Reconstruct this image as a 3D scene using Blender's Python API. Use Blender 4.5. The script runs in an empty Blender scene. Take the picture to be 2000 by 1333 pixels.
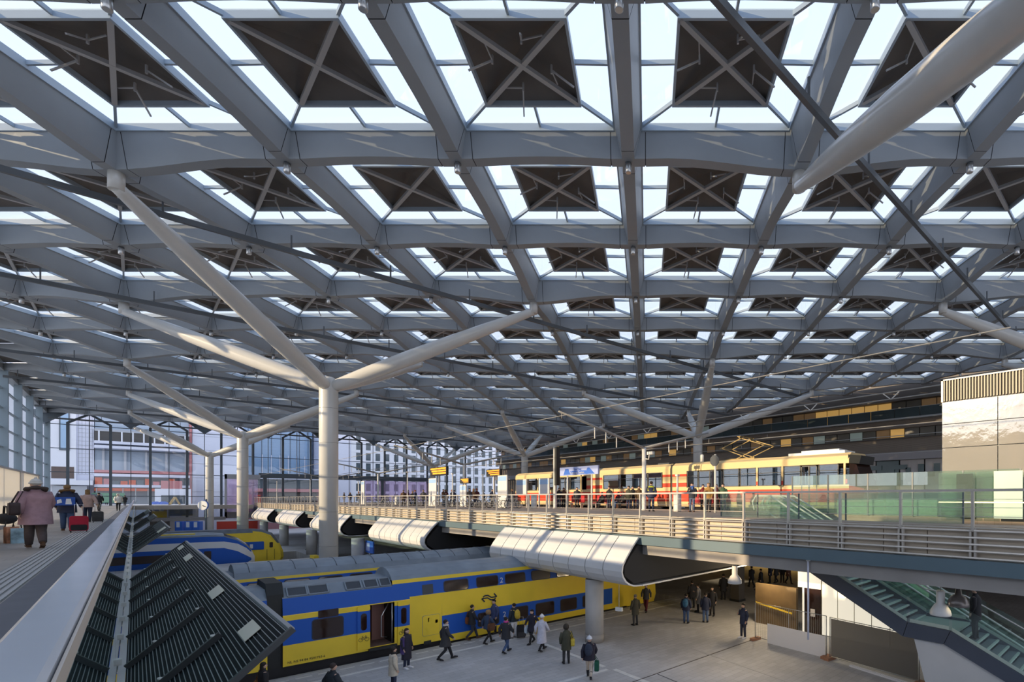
import bpy, bmesh, math, random
from mathutils import Vector, Matrix
R2 = math.sqrt(2.0)
sc = bpy.context.scene
col = sc.collection
# ------------------------------------------------------------------ camera, world, sun, exposure
# world axes: +x runs along the tracks, +y along the raised walkway, z = 0 is the platform floor
CZ = 7.2
cam_data = bpy.data.cameras.new('camera')
cam_data.sensor_fit = 'HORIZONTAL'; cam_data.sensor_width = 36.0; cam_data.lens = 18.0
cam_data.shift_x = -0.132; cam_data.shift_y = 0.154
cam_data.clip_start = 0.05; cam_data.clip_end = 2000
cam = bpy.data.objects.new('camera', cam_data); col.objects.link(cam)
cam.location = (0, 0, CZ); cam.rotation_euler = (math.pi / 2, 0, -math.pi / 4)
sc.camera = cam
w = bpy.data.worlds.new('sky'); sc.world = w; w.use_nodes = True
nt = w.node_tree; nt.nodes.clear()
wo = nt.nodes.new('ShaderNodeOutputWorld'); bg = nt.nodes.new('ShaderNodeBackground')
tc = nt.nodes.new('ShaderNodeTexCoord'); sp = nt.nodes.new('ShaderNodeSeparateXYZ'); rp = nt.nodes.new('ShaderNodeValToRGB')
nt.links.new(tc.outputs['Generated'], sp.inputs[0]); nt.links.new(sp.outputs['Z'], rp.inputs[0])
rp.color_ramp.elements[0].position = 0.0; rp.color_ramp.elements[0].color = (0.88, 0.91, 1.0, 1)
rp.color_ramp.elements[1].position = 0.9; rp.color_ramp.elements[1].color = (0.60, 0.72, 1.0, 1)
nt.links.new(rp.outputs[0], bg.inputs['Color']); bg.inputs['Strength'].default_value = 1.08
nt.links.new(bg.outputs[0], wo.inputs[0])
SUN_EL = math.radians(12.0)
sun_d = bpy.data.lights.new('sun', 'SUN'); sun_d.energy = 4.2; sun_d.angle = math.radians(0.6); sun_d.color = (1.0, 0.75, 0.46)
sun = bpy.data.objects.new('sun', sun_d); col.objects.link(sun)
_sd = Vector((-0.974 * math.cos(SUN_EL), 0.226 * math.cos(SUN_EL), math.sin(SUN_EL)))
sun.rotation_euler = _sd.to_track_quat('Z', 'Y').to_euler()
sun.location = (-60, 40, 60)
vs = sc.view_settings; vs.view_transform = 'Standard'; vs.look = 'None'; vs.gamma = 1.0; vs.use_curve_mapping = False
vs.exposure = 0.58
sc.cycles.max_bounces = 8; sc.cycles.diffuse_bounces = 6; sc.cycles.glossy_bounces = 4; sc.cycles.transmission_bounces = 4
sc.cycles.transparent_max_bounces = 24; sc.cycles.caustics_reflective = False; sc.cycles.caustics_refractive = False
sc.cycles.sample_clamp_indirect = 6.0

# ------------------------------------------------------------------ pixel -> place helpers (2000 x 1333)
def at_depth(px, py, Y):
    X = (px - 1264) / 1000 * Y
    return Vector(((X + Y) / R2, (Y - X) / R2, CZ + (974 - py) / 1000 * Y))
def at_z(px, py, z): return at_depth(px, py, (CZ - z) * 1000 / (py - 974))
def at_x(px, py, x): return at_depth(px, py, x * R2 / (1 + (px - 1264) / 1000))
def at_y(px, py, y): return at_depth(px, py, y * R2 / (1 - (px - 1264) / 1000))

# ------------------------------------------------------------------ materials
MATS = {}
def mat(name, c, rough=0.5, metal=0.0, noise=0.0, nscale=3.0, emit=0.0, bump=0.0, spec=0.5, coat=0.0, stretch=None):
    if name in MATS: return MATS[name]
    m = bpy.data.materials.new(name); m.use_nodes = True; t = m.node_tree
    b = t.nodes['Principled BSDF']; L = t.links.new
    b.inputs['Base Color'].default_value = (*c, 1); b.inputs['Roughness'].default_value = rough; b.inputs['Metallic'].default_value = metal
    b.inputs['Specular IOR Level'].default_value = spec
    if coat: b.inputs['Coat Weight'].default_value = coat; b.inputs['Coat Roughness'].default_value = 0.05
    if noise or bump:
        g = t.nodes.new('ShaderNodeTexCoord'); n = t.nodes.new('ShaderNodeTexNoise'); n.inputs['Scale'].default_value = nscale; n.inputs['Detail'].default_value = 4
        if stretch:
            mp = t.nodes.new('ShaderNodeMapping'); mp.inputs['Scale'].default_value = stretch
            L(g.outputs['Object'], mp.inputs[0]); L(mp.outputs[0], n.inputs['Vector'])
        else: L(g.outputs['Object'], n.inputs['Vector'])
        if noise:
            r = t.nodes.new('ShaderNodeValToRGB')
            r.color_ramp.elements[0].position = 0.3; r.color_ramp.elements[1].position = 0.7
            r.color_ramp.elements[0].color = (*[x * (1 - noise) for x in c], 1); r.color_ramp.elements[1].color = (*[min(1, x * (1 + noise)) for x in c], 1)
            L(n.outputs['Fac'], r.inputs[0]); L(r.outputs[0], b.inputs['Base Color'])
        if bump:
            bp = t.nodes.new('ShaderNodeBump'); bp.inputs['Strength'].default_value = bump; bp.inputs['Distance'].default_value = 0.02
            L(n.outputs['Fac'], bp.inputs['Height']); L(bp.outputs[0], b.inputs['Normal'])
    if emit:
        b.inputs['Emission Color'].default_value = (*c, 1); b.inputs['Emission Strength'].default_value = emit
    MATS[name] = m; return m
def glass(name, tint=(1, 1, 1), base=0.05, refl=(1, 1, 1), rough=0.0, milk=0.0, milkc=(0.8, 0.85, 0.85), fmax=1.0):
    if name in MATS: return MATS[name]
    m = bpy.data.materials.new(name); m.use_nodes = True; t = m.node_tree; t.nodes.clear(); L = t.links.new
    o = t.nodes.new('ShaderNodeOutputMaterial'); tr = t.nodes.new('ShaderNodeBsdfTransparent'); gl = t.nodes.new('ShaderNodeBsdfGlossy')
    lw = t.nodes.new('ShaderNodeLayerWeight'); lw.inputs['Blend'].default_value = 0.5; pw = t.nodes.new('ShaderNodeMath'); pw.operation = 'POWER'; pw.inputs[1].default_value = 5.0
    fr = t.nodes.new('ShaderNodeMath'); fr.operation = 'MULTIPLY_ADD'; fr.inputs[1].default_value = fmax - base; fr.inputs[2].default_value = base; mx = t.nodes.new('ShaderNodeMixShader')
    L(lw.outputs['Facing'], pw.inputs[0]); L(pw.outputs[0], fr.inputs[0])
    tr.inputs[0].default_value = (*tint, 1); gl.inputs[0].default_value = (*refl, 1); gl.inputs['Roughness'].default_value = rough
    L(fr.outputs[0], mx.inputs[0]); L(tr.outputs[0], mx.inputs[1]); L(gl.outputs[0], mx.inputs[2])
    if milk:
        d = t.nodes.new('ShaderNodeBsdfDiffuse'); d.inputs[0].default_value = (*milkc, 1); tl = t.nodes.new('ShaderNodeBsdfTranslucent'); tl.inputs[0].default_value = (*milkc, 1)
        m3 = t.nodes.new('ShaderNodeMixShader'); m3.inputs[0].default_value = 0.5; L(d.outputs[0], m3.inputs[1]); L(tl.outputs[0], m3.inputs[2])
        m2 = t.nodes.new('ShaderNodeMixShader'); m2.inputs[0].default_value = milk
        L(mx.outputs[0], m2.inputs[1]); L(m3.outputs[0], m2.inputs[2]); L(m2.outputs[0], o.inputs[0])
    else: L(mx.outputs[0], o.inputs[0])
    MATS[name] = m; return m

# ------------------------------------------------------------------ mesh builder
class MB:
    def __init__(s): s.v = []; s.f = []; s.m = []; s.sm = []
    def _add(s, vs_, fs, m=0, smooth=False):
        n = len(s.v); s.v += [tuple(p) for p in vs_]
        for f in fs: s.f.append([i + n for i in f]); s.m.append(m); s.sm.append(smooth)
        return s
    def box(s, c, d, m=0, rz=0.0):
        x, y, z = d[0] / 2, d[1] / 2, d[2] / 2; cs, sn = math.cos(rz), math.sin(rz)
        P = []
        for k in (-z, z):
            for a, b in ((-x, -y), (x, -y), (x, y), (-x, y)): P.append((c[0] + a * cs - b * sn, c[1] + a * sn + b * cs, c[2] + k))
        return s._add(P, [(0, 3, 2, 1), (4, 5, 6, 7), (0, 1, 5, 4), (1, 2, 6, 5), (2, 3, 7, 6), (3, 0, 4, 7)], m)
    def bb(s, x0, x1, y0, y1, z0, z1, m=0): return s.box(((x0 + x1) / 2, (y0 + y1) / 2, (z0 + z1) / 2), (abs(x1 - x0), abs(y1 - y0), abs(z1 - z0)), m)
    def bar(s, p, q, wd, h, m=0, up=(0, 0, 1)):
        p, q = Vector(p), Vector(q); d = (q - p).normalized(); u = Vector(up)
        if abs(d.dot(u)) > 0.98: u = Vector((1, 0, 0))
        sd = d.cross(u).normalized(); u = sd.cross(d).normalized()
        P = [e + sd * a * wd / 2 + u * b * h / 2 for e in (p, q) for a, b in ((-1, -1), (1, -1), (1, 1), (-1, 1))]
        return s._add(P, [(0, 1, 2, 3), (7, 6, 5, 4), (0, 4, 5, 1), (1, 5, 6, 2), (2, 6, 7, 3), (3, 7, 4, 0)], m)
    def tube(s, pts, rad, n=10, m=0, cap=True, smooth=True):
        pts = [Vector(p) for p in pts]; k = len(pts)
        if not hasattr(rad, '__len__'): rad = [rad] * k
        V = []; ref = None
        for i in range(k):
            d = (pts[min(i + 1, k - 1)] - pts[max(i - 1, 0)]).normalized()
            if ref is None: ref = Vector((0, 0, 1)) if abs(d.z) < 0.95 else Vector((1, 0, 0))
            a = (ref - d * ref.dot(d)).normalized(); b = d.cross(a); ref = a
            for j in range(n):
                t = 2 * math.pi * j / n; V.append(pts[i] + (a * math.cos(t) + b * math.sin(t)) * rad[i])
        F = [(i * n + j, i * n + (j + 1) % n, (i + 1) * n + (j + 1) % n, (i + 1) * n + j) for i in range(k - 1) for j in range(n)]
        s._add(V, F, m, smooth)
        if cap:
            n0 = len(s.v) - len(V)
            s.f.append([n0 + j for j in reversed(range(n))]); s.m.append(m); s.sm.append(False)
            s.f.append([n0 + (k - 1) * n + j for j in range(n)]); s.m.append(m); s.sm.append(False)
        return s
    def lathe(s, c, prof, n=16, m=0, smooth=True):      # prof: list of (r, z)
        pts = [Vector((c[0], c[1], c[2] + z)) for r, z in prof]; V = []
        for (r, z) in prof:
            for j in range(n):
                t = 2 * math.pi * j / n; V.append((c[0] + r * math.cos(t), c[1] + r * math.sin(t), c[2] + z))
        k = len(prof)
        F = [(i * n + j, i * n + (j + 1) % n, (i + 1) * n + (j + 1) % n, (i + 1) * n + j) for i in range(k - 1) for j in range(n)]
        s._add(V, F, m, smooth); n0 = len(s.v) - len(V)
        s.f.append([n0 + j for j in reversed(range(n))]); s.m.append(m); s.sm.append(False)
        s.f.append([n0 + (k - 1) * n + j for j in range(n)]); s.m.append(m); s.sm.append(False)
        return s
    def ell(s, c, r, n=12, k=8, m=0, rot=None):
        V = []
        for i in range(1, k):
            a = math.pi * i / k
            for j in range(n):
                t = 2 * math.pi * j / n; V.append(Vector((r[0] * math.sin(a) * math.cos(t), r[1] * math.sin(a) * math.sin(t), r[2] * math.cos(a))))
        V.append(Vector((0, 0, r[2]))); V.append(Vector((0, 0, -r[2])))
        if rot is not None: V = [rot @ p for p in V]
        V = [p + Vector(c) for p in V]; T = len(V) - 2; B = T + 1
        F = [(i * n + j, (i + 1) * n + j, (i + 1) * n + (j + 1) % n, i * n + (j + 1) % n) for i in range(k - 2) for j in range(n)]
        F += [(T, j, (j + 1) % n) for j in range(n)] + [((k - 2) * n + (j + 1) % n, (k - 2) * n + j, B) for j in range(n)]
        return s._add(V, F, m, True)
    def prism(s, poly, ext, m=0, mcap=None):            # poly: list of 3D points, ext: vector
        e = Vector(ext); n = len(poly); P = [Vector(p) for p in poly]; V = P + [p + e for p in P]
        nrm = Vector((0, 0, 0))
        for i in range(n): nrm += (P[i] - P[0]).cross(P[(i + 1) % n] - P[0])
        flip = nrm.dot(e) > 0
        a = list(range(n)); b = list(range(n, 2 * n))
        caps = [a[::-1], b] if flip else [a, b[::-1]]
        s._add(V, [], m); n0 = len(s.v) - len(V)
        for c_ in caps: s.f.append([i + n0 for i in c_]); s.m.append(m if mcap is None else mcap); s.sm.append(False)
        for i in range(n):
            j = (i + 1) % n; q = (i, j, n + j, n + i) if flip else (i, n + i, n + j, j)
            s.f.append([x + n0 for x in q]); s.m.append(m); s.sm.append(False)
        return s
    def quad(s, a, b, c, d, m=0): return s._add([a, b, c, d], [(0, 1, 2, 3)], m)
    def mesh(s, name, mats):
        me = bpy.data.meshes.new(name); me.from_pydata(s.v, [], s.f)
        for m in (mats if isinstance(mats, (list, tuple)) else [mats]): me.materials.append(m)
        me.polygons.foreach_set('material_index', s.m); me.polygons.foreach_set('use_smooth', s.sm); me.update()
        return me
    def build(s, name, mats, parent=None, loc=None, rz=0.0): return link(name, s.mesh(name, mats), parent, loc, rz)
def link(name, me, parent=None, loc=None, rz=0.0):
    o = bpy.data.objects.new(name, me); col.objects.link(o)
    if parent: o.parent = parent
    if loc: o.location = loc
    if rz: o.rotation_euler.z = rz
    return o
def tag(o, label=None, cat=None, group=None, kind=None):
    if label: o['label'] = label
    if cat: o['category'] = cat
    if group: o['group'] = group
    if kind: o['kind'] = kind
    return o
def thing(name, label, cat, loc=(0, 0, 0), rz=0.0, group=None):
    o = bpy.data.objects.new(name, None); o.empty_display_size = 0.3; col.objects.link(o); o.location = loc; o.rotation_euler = (0, 0, rz)
    return tag(o, label, cat, group)
def struct(name, label=None, loc=(0, 0, 0), rz=0.0):
    o = bpy.data.objects.new(name, None); col.objects.link(o); o.location = loc; o.rotation_euler = (0, 0, rz); o['kind'] = 'structure'
    if label: o['label'] = label
    return o
def copy_tree(o, parent=None):
    c = o.copy(); col.objects.link(c)
    if parent: c.parent = parent
    for ch in list(o.children): copy_tree(ch, c)
    return c
ORD = ['nearest', 'second', 'third', 'fourth', 'fifth', 'sixth', 'seventh', 'eighth', 'ninth', 'tenth', 'eleventh', 'twelfth', 'thirteenth', 'fourteenth', 'fifteenth', 'sixteenth', 'seventeenth', 'eighteenth', 'nineteenth', 'twentieth']
def ordn(i): return ORD[i] if i else 'first'
def text_mesh(txt, size, m, name, parent=None, loc=(0, 0, 0), rot=(0, 0, 0), ext=0.004, align='LEFT'):
    cu = bpy.data.curves.new(name, 'FONT'); cu.body = txt; cu.size = size; cu.extrude = ext; cu.align_x = align; cu.resolution_u = 2
    t = bpy.data.objects.new('tmp', cu); col.objects.link(t)
    me = bpy.data.meshes.new_from_object(t.evaluated_get(bpy.context.evaluated_depsgraph_get()))
    bpy.data.objects.remove(t); me.materials.clear(); me.materials.append(m)
    o = link(name, me, parent, loc); o.rotation_euler = rot
    return o
# ------------------------------------------------------------------ roof
D = 7.0; OX = -0.11
M_beam = mat('beam_paint', (0.30, 0.328, 0.355), 0.42, noise=0.05, nscale=0.6)
M_seam = mat('seam', (0.03, 0.03, 0.035), 0.8)
M_kerb = mat('kerb_paint', (0.40, 0.48, 0.56), 0.45)
M_panel = mat('roof_panel_brown', (0.15, 0.135, 0.122), 0.7, noise=0.15, nscale=0.8)
M_brace = mat('brace_grey', (0.48, 0.48, 0.48), 0.45)
M_roofglass = glass('roof_glass', (0.93, 0.96, 0.98))
M_column = mat('column_paint', (0.64, 0.63, 0.60), 0.25, noise=0.04, nscale=0.8)
M_steel = mat('brushed_steel', (0.62, 0.63, 0.64), 0.3, 0.9)
M_dark = mat('dark_tube', (0.10, 0.11, 0.12), 0.4)
Z_TOP, Z_GL, Z_BN, Z_BT = 21.9, 22.18, 20.98, 20.56
def inside(j, k): return -2 <= k + j <= 14 and -4 <= k - j <= 26
COLS = [(1, 1), (-3, 5), (-7, 9), (-11, 13), (5, 5), (1, 9), (-3, 13), (-7, 17)]
TIPS = {(c[0] + a, c[1] + b) for c in COLS for a, b in ((2, 0), (-2, 0), (0, 2), (0, -2))}
def edge_node(j, k): return k - j == 26 or k + j == -2 or k + j == 14
def nz(j, k): return Z_BT if (j, k) in TIPS else (21.35 if edge_node(j, k) else Z_BN)
ceiling = struct('ceiling', 'diagonal grid roof of grey box beams with glazed edges around dark square panels', rz=-math.pi / 4)
def dist(x, y): return math.hypot(x, y)
pool = {}
def put(kind, key, make, mats, x, y, rz=0.0, label=None): pool.setdefault(kind, []).append((dist(x, y), key, make, mats, x, y, rz, label))
def section(hw_t, hw_b, zb): return [(-hw_b, zb), (hw_b, zb), (hw_t, Z_TOP), (-hw_t, Z_TOP)]
HT, HB = 0.52, 0.25
def seg_mesh(za, zb):
    mb = MB(); n = 6; L0, L1 = 0.1 * D + 0.015, 0.9 * D - 0.015
    for i in range(n + 1):
        t = i / n; s = 0.5 - 0.5 * math.cos(math.pi * t); zz = za + (zb - za) * s + 0.10 * math.sin(math.pi * t)
        x = L0 + (L1 - L0) * t
        mb.v += [(x, y, z) for y, z in section(HT, HB, zz)]
    for i in range(n):
        for a in range(4):
            b = (a + 1) % 4
            mb.f.append([i * 4 + a, i * 4 + b, i * 4 + 4 + b, i * 4 + 4 + a][::-1]); mb.m.append(0); mb.sm.append(False)
    mb.f += [[0, 1, 2, 3], [n * 4 + 3, n * 4 + 2, n * 4 + 1, n * 4]]; mb.m += [1, 1]; mb.sm += [False, False]
    return mb
def node_mesh(zz):
    mb = MB(); A = 0.1 * D - 0.015; z = zz
    for dx, dy in ((1, 0), (-1, 0), (0, 1), (0, -1)):
        nx, ny = -dy, dx
        def P(al, ac, h): return (dx * al + nx * ac, dy * al + ny * ac, h)
        V = [P(HB, -HB, z), P(A, -HB, z), P(A, HB, z), P(HB, HB, z), P(HT, -HT, Z_TOP), P(A, -HT, Z_TOP), P(A, HT, Z_TOP), P(HT, HT, Z_TOP)]
        mb._add(V, [(0, 3, 2, 1), (4, 5, 6, 7), (0, 1, 5, 4), (2, 3, 7, 6)], 0); mb._add(V, [(1, 2, 6, 5)], 1)
        b, c, e = HB - 0.03, HT - 0.03, A + 0.08
        mb._add([P(A, -b, z + 0.03), P(e, -b, z + 0.03), P(e, b, z + 0.03), P(A, b, z + 0.03), P(A, -c, Z_TOP - 0.01), P(e, -c, Z_TOP - 0.01), P(e, c, Z_TOP - 0.01), P(A, c, Z_TOP - 0.01)], [(0, 3, 2, 1), (4, 5, 6, 7), (0, 1, 5, 4), (2, 3, 7, 6)], 1)
    mb._add([(-HB, -HB, z), (HB, -HB, z), (HB, HB, z), (-HB, HB, z)], [(0, 3, 2, 1)], 0)
    mb._add([(-HT, -HT, Z_TOP), (HT, -HT, Z_TOP), (HT, HT, Z_TOP), (-HT, HT, Z_TOP)], [(0, 1, 2, 3)], 0)
    return mb
PH = 0.25 * D                                             # half size of a dark panel
KI = 0.075 * D                                            # inner line of the kerb
def panel_mesh():
    mb = MB(); h = PH - 0.03                              # shallow pyramid roof seen from below
    B = [(-h, -h, 22.14), (h, -h, 22.14), (h, h, 22.14), (-h, h, 22.14)]; T = (0, 0, 22.75)
    mb._add(B + [T], [(0, 1, 4)[::-1], (1, 2, 4)[::-1], (2, 3, 4)[::-1], (3, 0, 4)[::-1]], 0)
    B2 = [(x * 1.02, y * 1.02, z + 0.1) for x, y, z in B]
    mb._add(B2 + [(0, 0, 22.85)], [(0, 1, 4), (1, 2, 4), (2, 3, 4), (3, 0, 4)], 0)
    return mb
def ring(mb, h, w_, z0, z1, m=0):
    for sx in (-1, 1): mb.bb(sx * h - w_ / 2, sx * h + w_ / 2, -h - w_ / 2, h + w_ / 2, z0, z1, m)
    for sy in (-1, 1): mb.bb(-h + w_ / 2, h - w_ / 2, sy * h - w_ / 2, sy * h + w_ / 2, z0, z1, m)
    return mb
def frame_mesh(): return ring(MB(), PH, 0.09, 21.95, 22.24)
def kerb_mesh(): return ring(MB(), D / 2 - KI, 0.10, 21.9, Z_GL + 0.02)
def brace_mesh():
    mb = MB(); h = PH - 0.03
    mb.bar((-h, -h, 22.02), (h, h, 22.02), 0.16, 0.14); mb.bar((-h, h, 22.03), (h, -h, 22.03), 0.16, 0.14)
    return mb
G0 = D / 2 - KI - 0.04
def bar_diag():
    mb = MB(); mb.bar((PH, PH, 22.12), (G0, G0, 22.10), 0.09, 0.16); return mb
def bar_mid():
    mb = MB(); mb.bar((PH, 0, 22.12), (G0, 0, 22.10), 0.08, 0.15); return mb
def pane_mesh(sgn):
    mb = MB(); z = 22.19; a, b = PH + 0.05, G0
    P = [(a, 0.045, z), (b, 0.045, z - 0.02), (b, b - 0.05, z - 0.02), (a, a - 0.05, z)]
    if sgn < 0: P = [(x, -y, zz) for x, y, zz in P][::-1]
    mb.prism(P, (0, 0, 0.02)); return mb
def rods_mesh():
    mb = MB()
    for i in range(4):
        c, s = math.cos(i * math.pi / 2), math.sin(i * math.pi / 2)
        a = (PH * 0.55 * c - 0.2 * s, PH * 0.55 * s + 0.2 * c, 22.02); q = (PH * 0.98 * c - 0.35 * s, PH * 0.98 * s + 0.35 * c, 21.55)
        r = (PH * 0.6 * c - 0.9 * s, PH * 0.6 * s + 0.9 * c, 22.1)
        mb.bar(a, q, 0.05, 0.05); mb.bar(r, a, 0.04, 0.04); mb.bar((a[0], a[1], 22.2), (a[0], a[1], 21.9), 0.06, 0.06)
    return mb
rnd = random.Random(5)
for k in range(-2, 27):
    for j in range(-16, 11):
        if not inside(j, k): continue
        x, y = (j + OX) * D, k * D
        put('beam_node', ('n', nz(j, k)), lambda a=nz(j, k): node_mesh(a), [M_beam, M_seam], x, y)
        if inside(j + 1, k): put('roof_beam', ('s', nz(j, k), nz(j + 1, k)), lambda a=nz(j, k), b=nz(j + 1, k): seg_mesh(a, b), [M_beam, M_seam], x, y)
        if inside(j, k + 1): put('roof_beam', ('s', nz(j, k), nz(j, k + 1)), lambda a=nz(j, k), b=nz(j, k + 1): seg_mesh(a, b), [M_beam, M_seam], x, y, math.pi / 2)
        if inside(j + 1, k) and inside(j, k + 1) and inside(j + 1, k + 1):
            cx, cy = x + D / 2, y + D / 2
            put('roof_panel', 'p', panel_mesh, [M_panel], cx, cy); put('panel_frame', 'f', frame_mesh, [M_kerb], cx, cy)
            put('glazing_kerb', 'k', kerb_mesh, [M_kerb], cx, cy); put('cross_brace', 'b', brace_mesh, [M_brace], cx, cy)
            if rnd.random() < 0.72: put('vent_rods', 'r', rods_mesh, [M_brace], cx, cy)
            for q in range(4):
                put('glazing_bar', 'bd', bar_diag, [M_kerb], cx, cy, q * math.pi / 2); put('glazing_bar', 'bm', bar_mid, [M_kerb], cx, cy, q * math.pi / 2)
                put('glass_pane', 'g1', lambda: pane_mesh(1), [M_roofglass], cx, cy, q * math.pi / 2); put('glass_pane', 'g2', lambda: pane_mesh(-1), [M_roofglass], cx, cy, q * math.pi / 2)
# edge triangles along the walls: closed panels and the boundary beam
def tri(j, k, a, b, c):
    mb = MB(); P = [((p[0] + OX) * D, p[1] * D, 22.1) for p in (a, b, c)]
    mb.prism(P, (0, 0, 0.12)); put('edge_panel', ('t', j, k, a), lambda m=mb: m, [M_panel], 0, 0)
for k in range(-2, 27):
    for j in range(-16, 11):
        q = [(j, k), (j + 1, k), (j + 1, k + 1), (j, k + 1)]; ins = [p for p in q if inside(*p)]
        if len(ins) == 3: tri(j, k, *ins)
def flush(parent, limit=300):
    for kind, lst in pool.items():
        lst.sort(key=lambda e: e[0]); cache = {}; rest = None
        # what stands behind the camera is out of view: nearest in front first
        lst.sort(key=lambda e: (not (e[5] > 0.9 * D and e[4] > -1.32 * e[5] - D and e[4] < 0.78 * e[5] + D), e[0]))
        for i, (d_, key, make, mats, x, y, rz, lab) in enumerate(lst):
            if i < limit:
                if key not in cache: cache[key] = make().mesh(kind, mats)
                link(kind, cache[key], parent, (x, y, 0), rz)
            else:
                if rest is None: rest = (MB(), mats)
                src = make(); M = Matrix.Translation((x, y, 0)) @ Matrix.Rotation(rz, 4, 'Z'); n = len(rest[0].v)
                rest[0].v += [tuple(M @ Vector(p)) for p in src.v]; rest[0].f += [[a + n for a in f] for f in src.f]; rest[0].m += src.m; rest[0].sm += src.sm
        if rest:
            o = rest[0].build('far_' + kind, rest[1], parent); o['kind'] = 'stuff'
    pool.clear()
flush(ceiling)
def cell(j, k, z=0.0):
    X, Y = (j + OX) * D, k * D
    return Vector(((X + Y) / R2, (Y - X) / R2, z))

# ------------------------------------------------------------------ tree columns
def col_parts(root, zb, name_arm='branch'):
    ZJ = 15.0
    mb = MB(); mb.lathe((0, 0, 0), [(0.57, zb), (0.57, ZJ - 0.1), (0.5, ZJ + 0.35), (0.3, ZJ + 0.5)], 28); mb.build('trunk', M_column, root)
    z = zb + 2.4; mb = MB()
    while z < ZJ - 0.6: mb.lathe((0, 0, z), [(0.574, -0.012), (0.574, 0.012)], 28); z += 2.35
    mb.build('joint_ring', M_seam_soft, root)
    for dx, dy in ((1, 0), (-1, 0), (0, 1), (0, -1)):
        a = Vector((0, 0, ZJ - 0.25)); b = Vector((dx * 2 * D, dy * 2 * D, 20.0)); pts = []; rr = []
        for t, r in ((0, 0.34), (0.06, 0.40), (0.2, 0.47), (0.4, 0.50), (0.6, 0.46), (0.8, 0.38), (0.985, 0.26), (1, 0.25)):
            pts.append(a.lerp(b, t)); rr.append(r)
        mb = MB(); mb.tube(pts, rr, 20); br = mb.build(name_arm, M_column, root)
        mb = MB(); mb.lathe((b.x, b.y, 0), [(0.27, 19.85), (0.27, 20.58), (0.2, 20.6)], 18)
        mb.build('end_collar', M_column, br)
M_seam_soft = mat('seam_soft', (0.30, 0.29, 0.27), 0.5)
CL = {(1, 1): 'white tree column at the right whose thick branch crosses the top right corner', (-3, 5): 'large white tree column rising behind the blue and yellow train, nearest in view',
      (-7, 9): 'white tree column second along the left row, beside the clock', (-11, 13): 'white tree column third along the left row, near the glass end wall',
      (5, 5): 'white tree column hidden right of the frame, one branch showing at the right edge', (1, 9): 'grey tree column rising behind the cream and red tram',
      (-3, 13): 'grey tree column behind the far end of the tram', (-7, 17): 'grey tree column farthest away, before the white grid building'}
for (j, k) in COLS:
    p = cell(j, k); p.z = 0
    root = thing('tree_column', CL[(j, k)], 'column', p, -math.pi / 4, 'branching columns under the roof')
    col_parts(root, -0.8 if k - j in (0, 8, 16, 24) and j + k == 2 else 5.9)

# ------------------------------------------------------------------ maintenance rails and spotlights under the beams
y0s = [0.54 + 39.6 * i for i in range(4)]; rails = []
for y0 in y0s: rails += [y0 - 7.65, y0 + 7.65]
n = 0
for yy in rails:
    if yy < 2: continue
    root = thing('access_rail', 'dark tubular rail under the roof across the tracks, ' + ordn(n) + ' away from the viewer', 'rail', (0, yy, 20.3), 0, 'dark rails hung under the roof')
    mb = MB(); mb.bar((-10, 0, 0), (68, 0, 0), 0.17, 0.26); mb.build('rail_tube', M_dark, root)
    xx = -9.0; mh_ = MB().bar((0, 0, 0.1), (0, 0, 0.85), 0.07, 0.07).mesh('hanger', M_dark)
    while xx < 68: link('hanger', mh_, root, (xx, 0, 0)); xx += 4.95
    n += 1
me_a = MB().lathe((0, 0, 0), [(0.10, -0.02), (0.125, 0.0), (0.125, 0.36), (0.10, 0.40)], 14).mesh('spotlight', M_steel)
me_b = MB().lathe((0, 0, 0), [(0.135, 0.0), (0.135, 0.06)], 14).mesh('clamp_ring', M_dark)
for k in range(2, 9):
    js = [j for j in range(-16, 10) if inside(j, k) and (j, k) not in TIPS and -1300 < (j + OX) / k * 1000 < 760]
    for i, j in enumerate(js):
        p = cell(j, k, nz(j, k) - 0.40)
        s_ = thing('spotlight', 'silver cylinder spotlight under a roof node, ' + ORD[k - 2] + ' beam row away, ' + ordn(i) + ' from the left', 'spotlight', p, 0, 'spotlights under the roof nodes')
        link('lamp_housing', me_a, s_); link('clamp_ring', me_b, s_, (0, 0, 0.30))
# ------------------------------------------------------------------ glass walls of the hall
XL = -10.44; YF = 129.2
M_fin = mat('facade_fin', (0.26, 0.33, 0.38), 0.4)
M_mull = mat('mullion_dark', (0.10, 0.125, 0.15), 0.4)
M_wallglass = glass('wall_glass', (0.95, 0.97, 0.98), base=0.03)
M_sideglass = glass('side_glass', (0.94, 0.96, 0.97), base=0.02, fmax=0.35)
wl = struct('wall_left', 'glass side wall with deep grey posts left of the walkway')
for i in range(2, 14):
    yy = 0.54 + 9.9 * i
    MB().bb(XL - 0.1, XL + 0.55, yy - 0.22, yy + 0.22, -1, 21.5).build('wall_post', M_fin, wl)
    if i < 13:
        MB().bb(XL - 0.05, XL + 0.05, yy + 4.95 - 0.08, yy + 4.95 + 0.08, -1, 21.5).build('mullion', M_fin, wl)
        for h in range(2):
            a = yy + h * 4.95
            for q in range(5): MB().bb(XL - 0.02, XL + 0.0, a + 0.25 if h == 0 else a + 0.1, a + 4.95 - (0.1 if h == 0 else 0.25), 0.1 + q * 4.28, 4.3 + q * 4.28).build('glass_pane', M_sideglass, wl)
for q in range(10): MB().bb(XL - 0.04, XL + 0.2, 18, YF, 0.03 + q * 2.14 - 0.06, 0.03 + q * 2.14 + 0.06).build('transom', M_fin, wl)
MB().bb(XL - 0.4, XL + 0.3, -20, YF, 21.2, 22.3).build('edge_beam', M_beam, wl)
M_conc = mat('concrete', (0.36, 0.35, 0.34), 0.75, noise=0.12, nscale=0.7)
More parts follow.
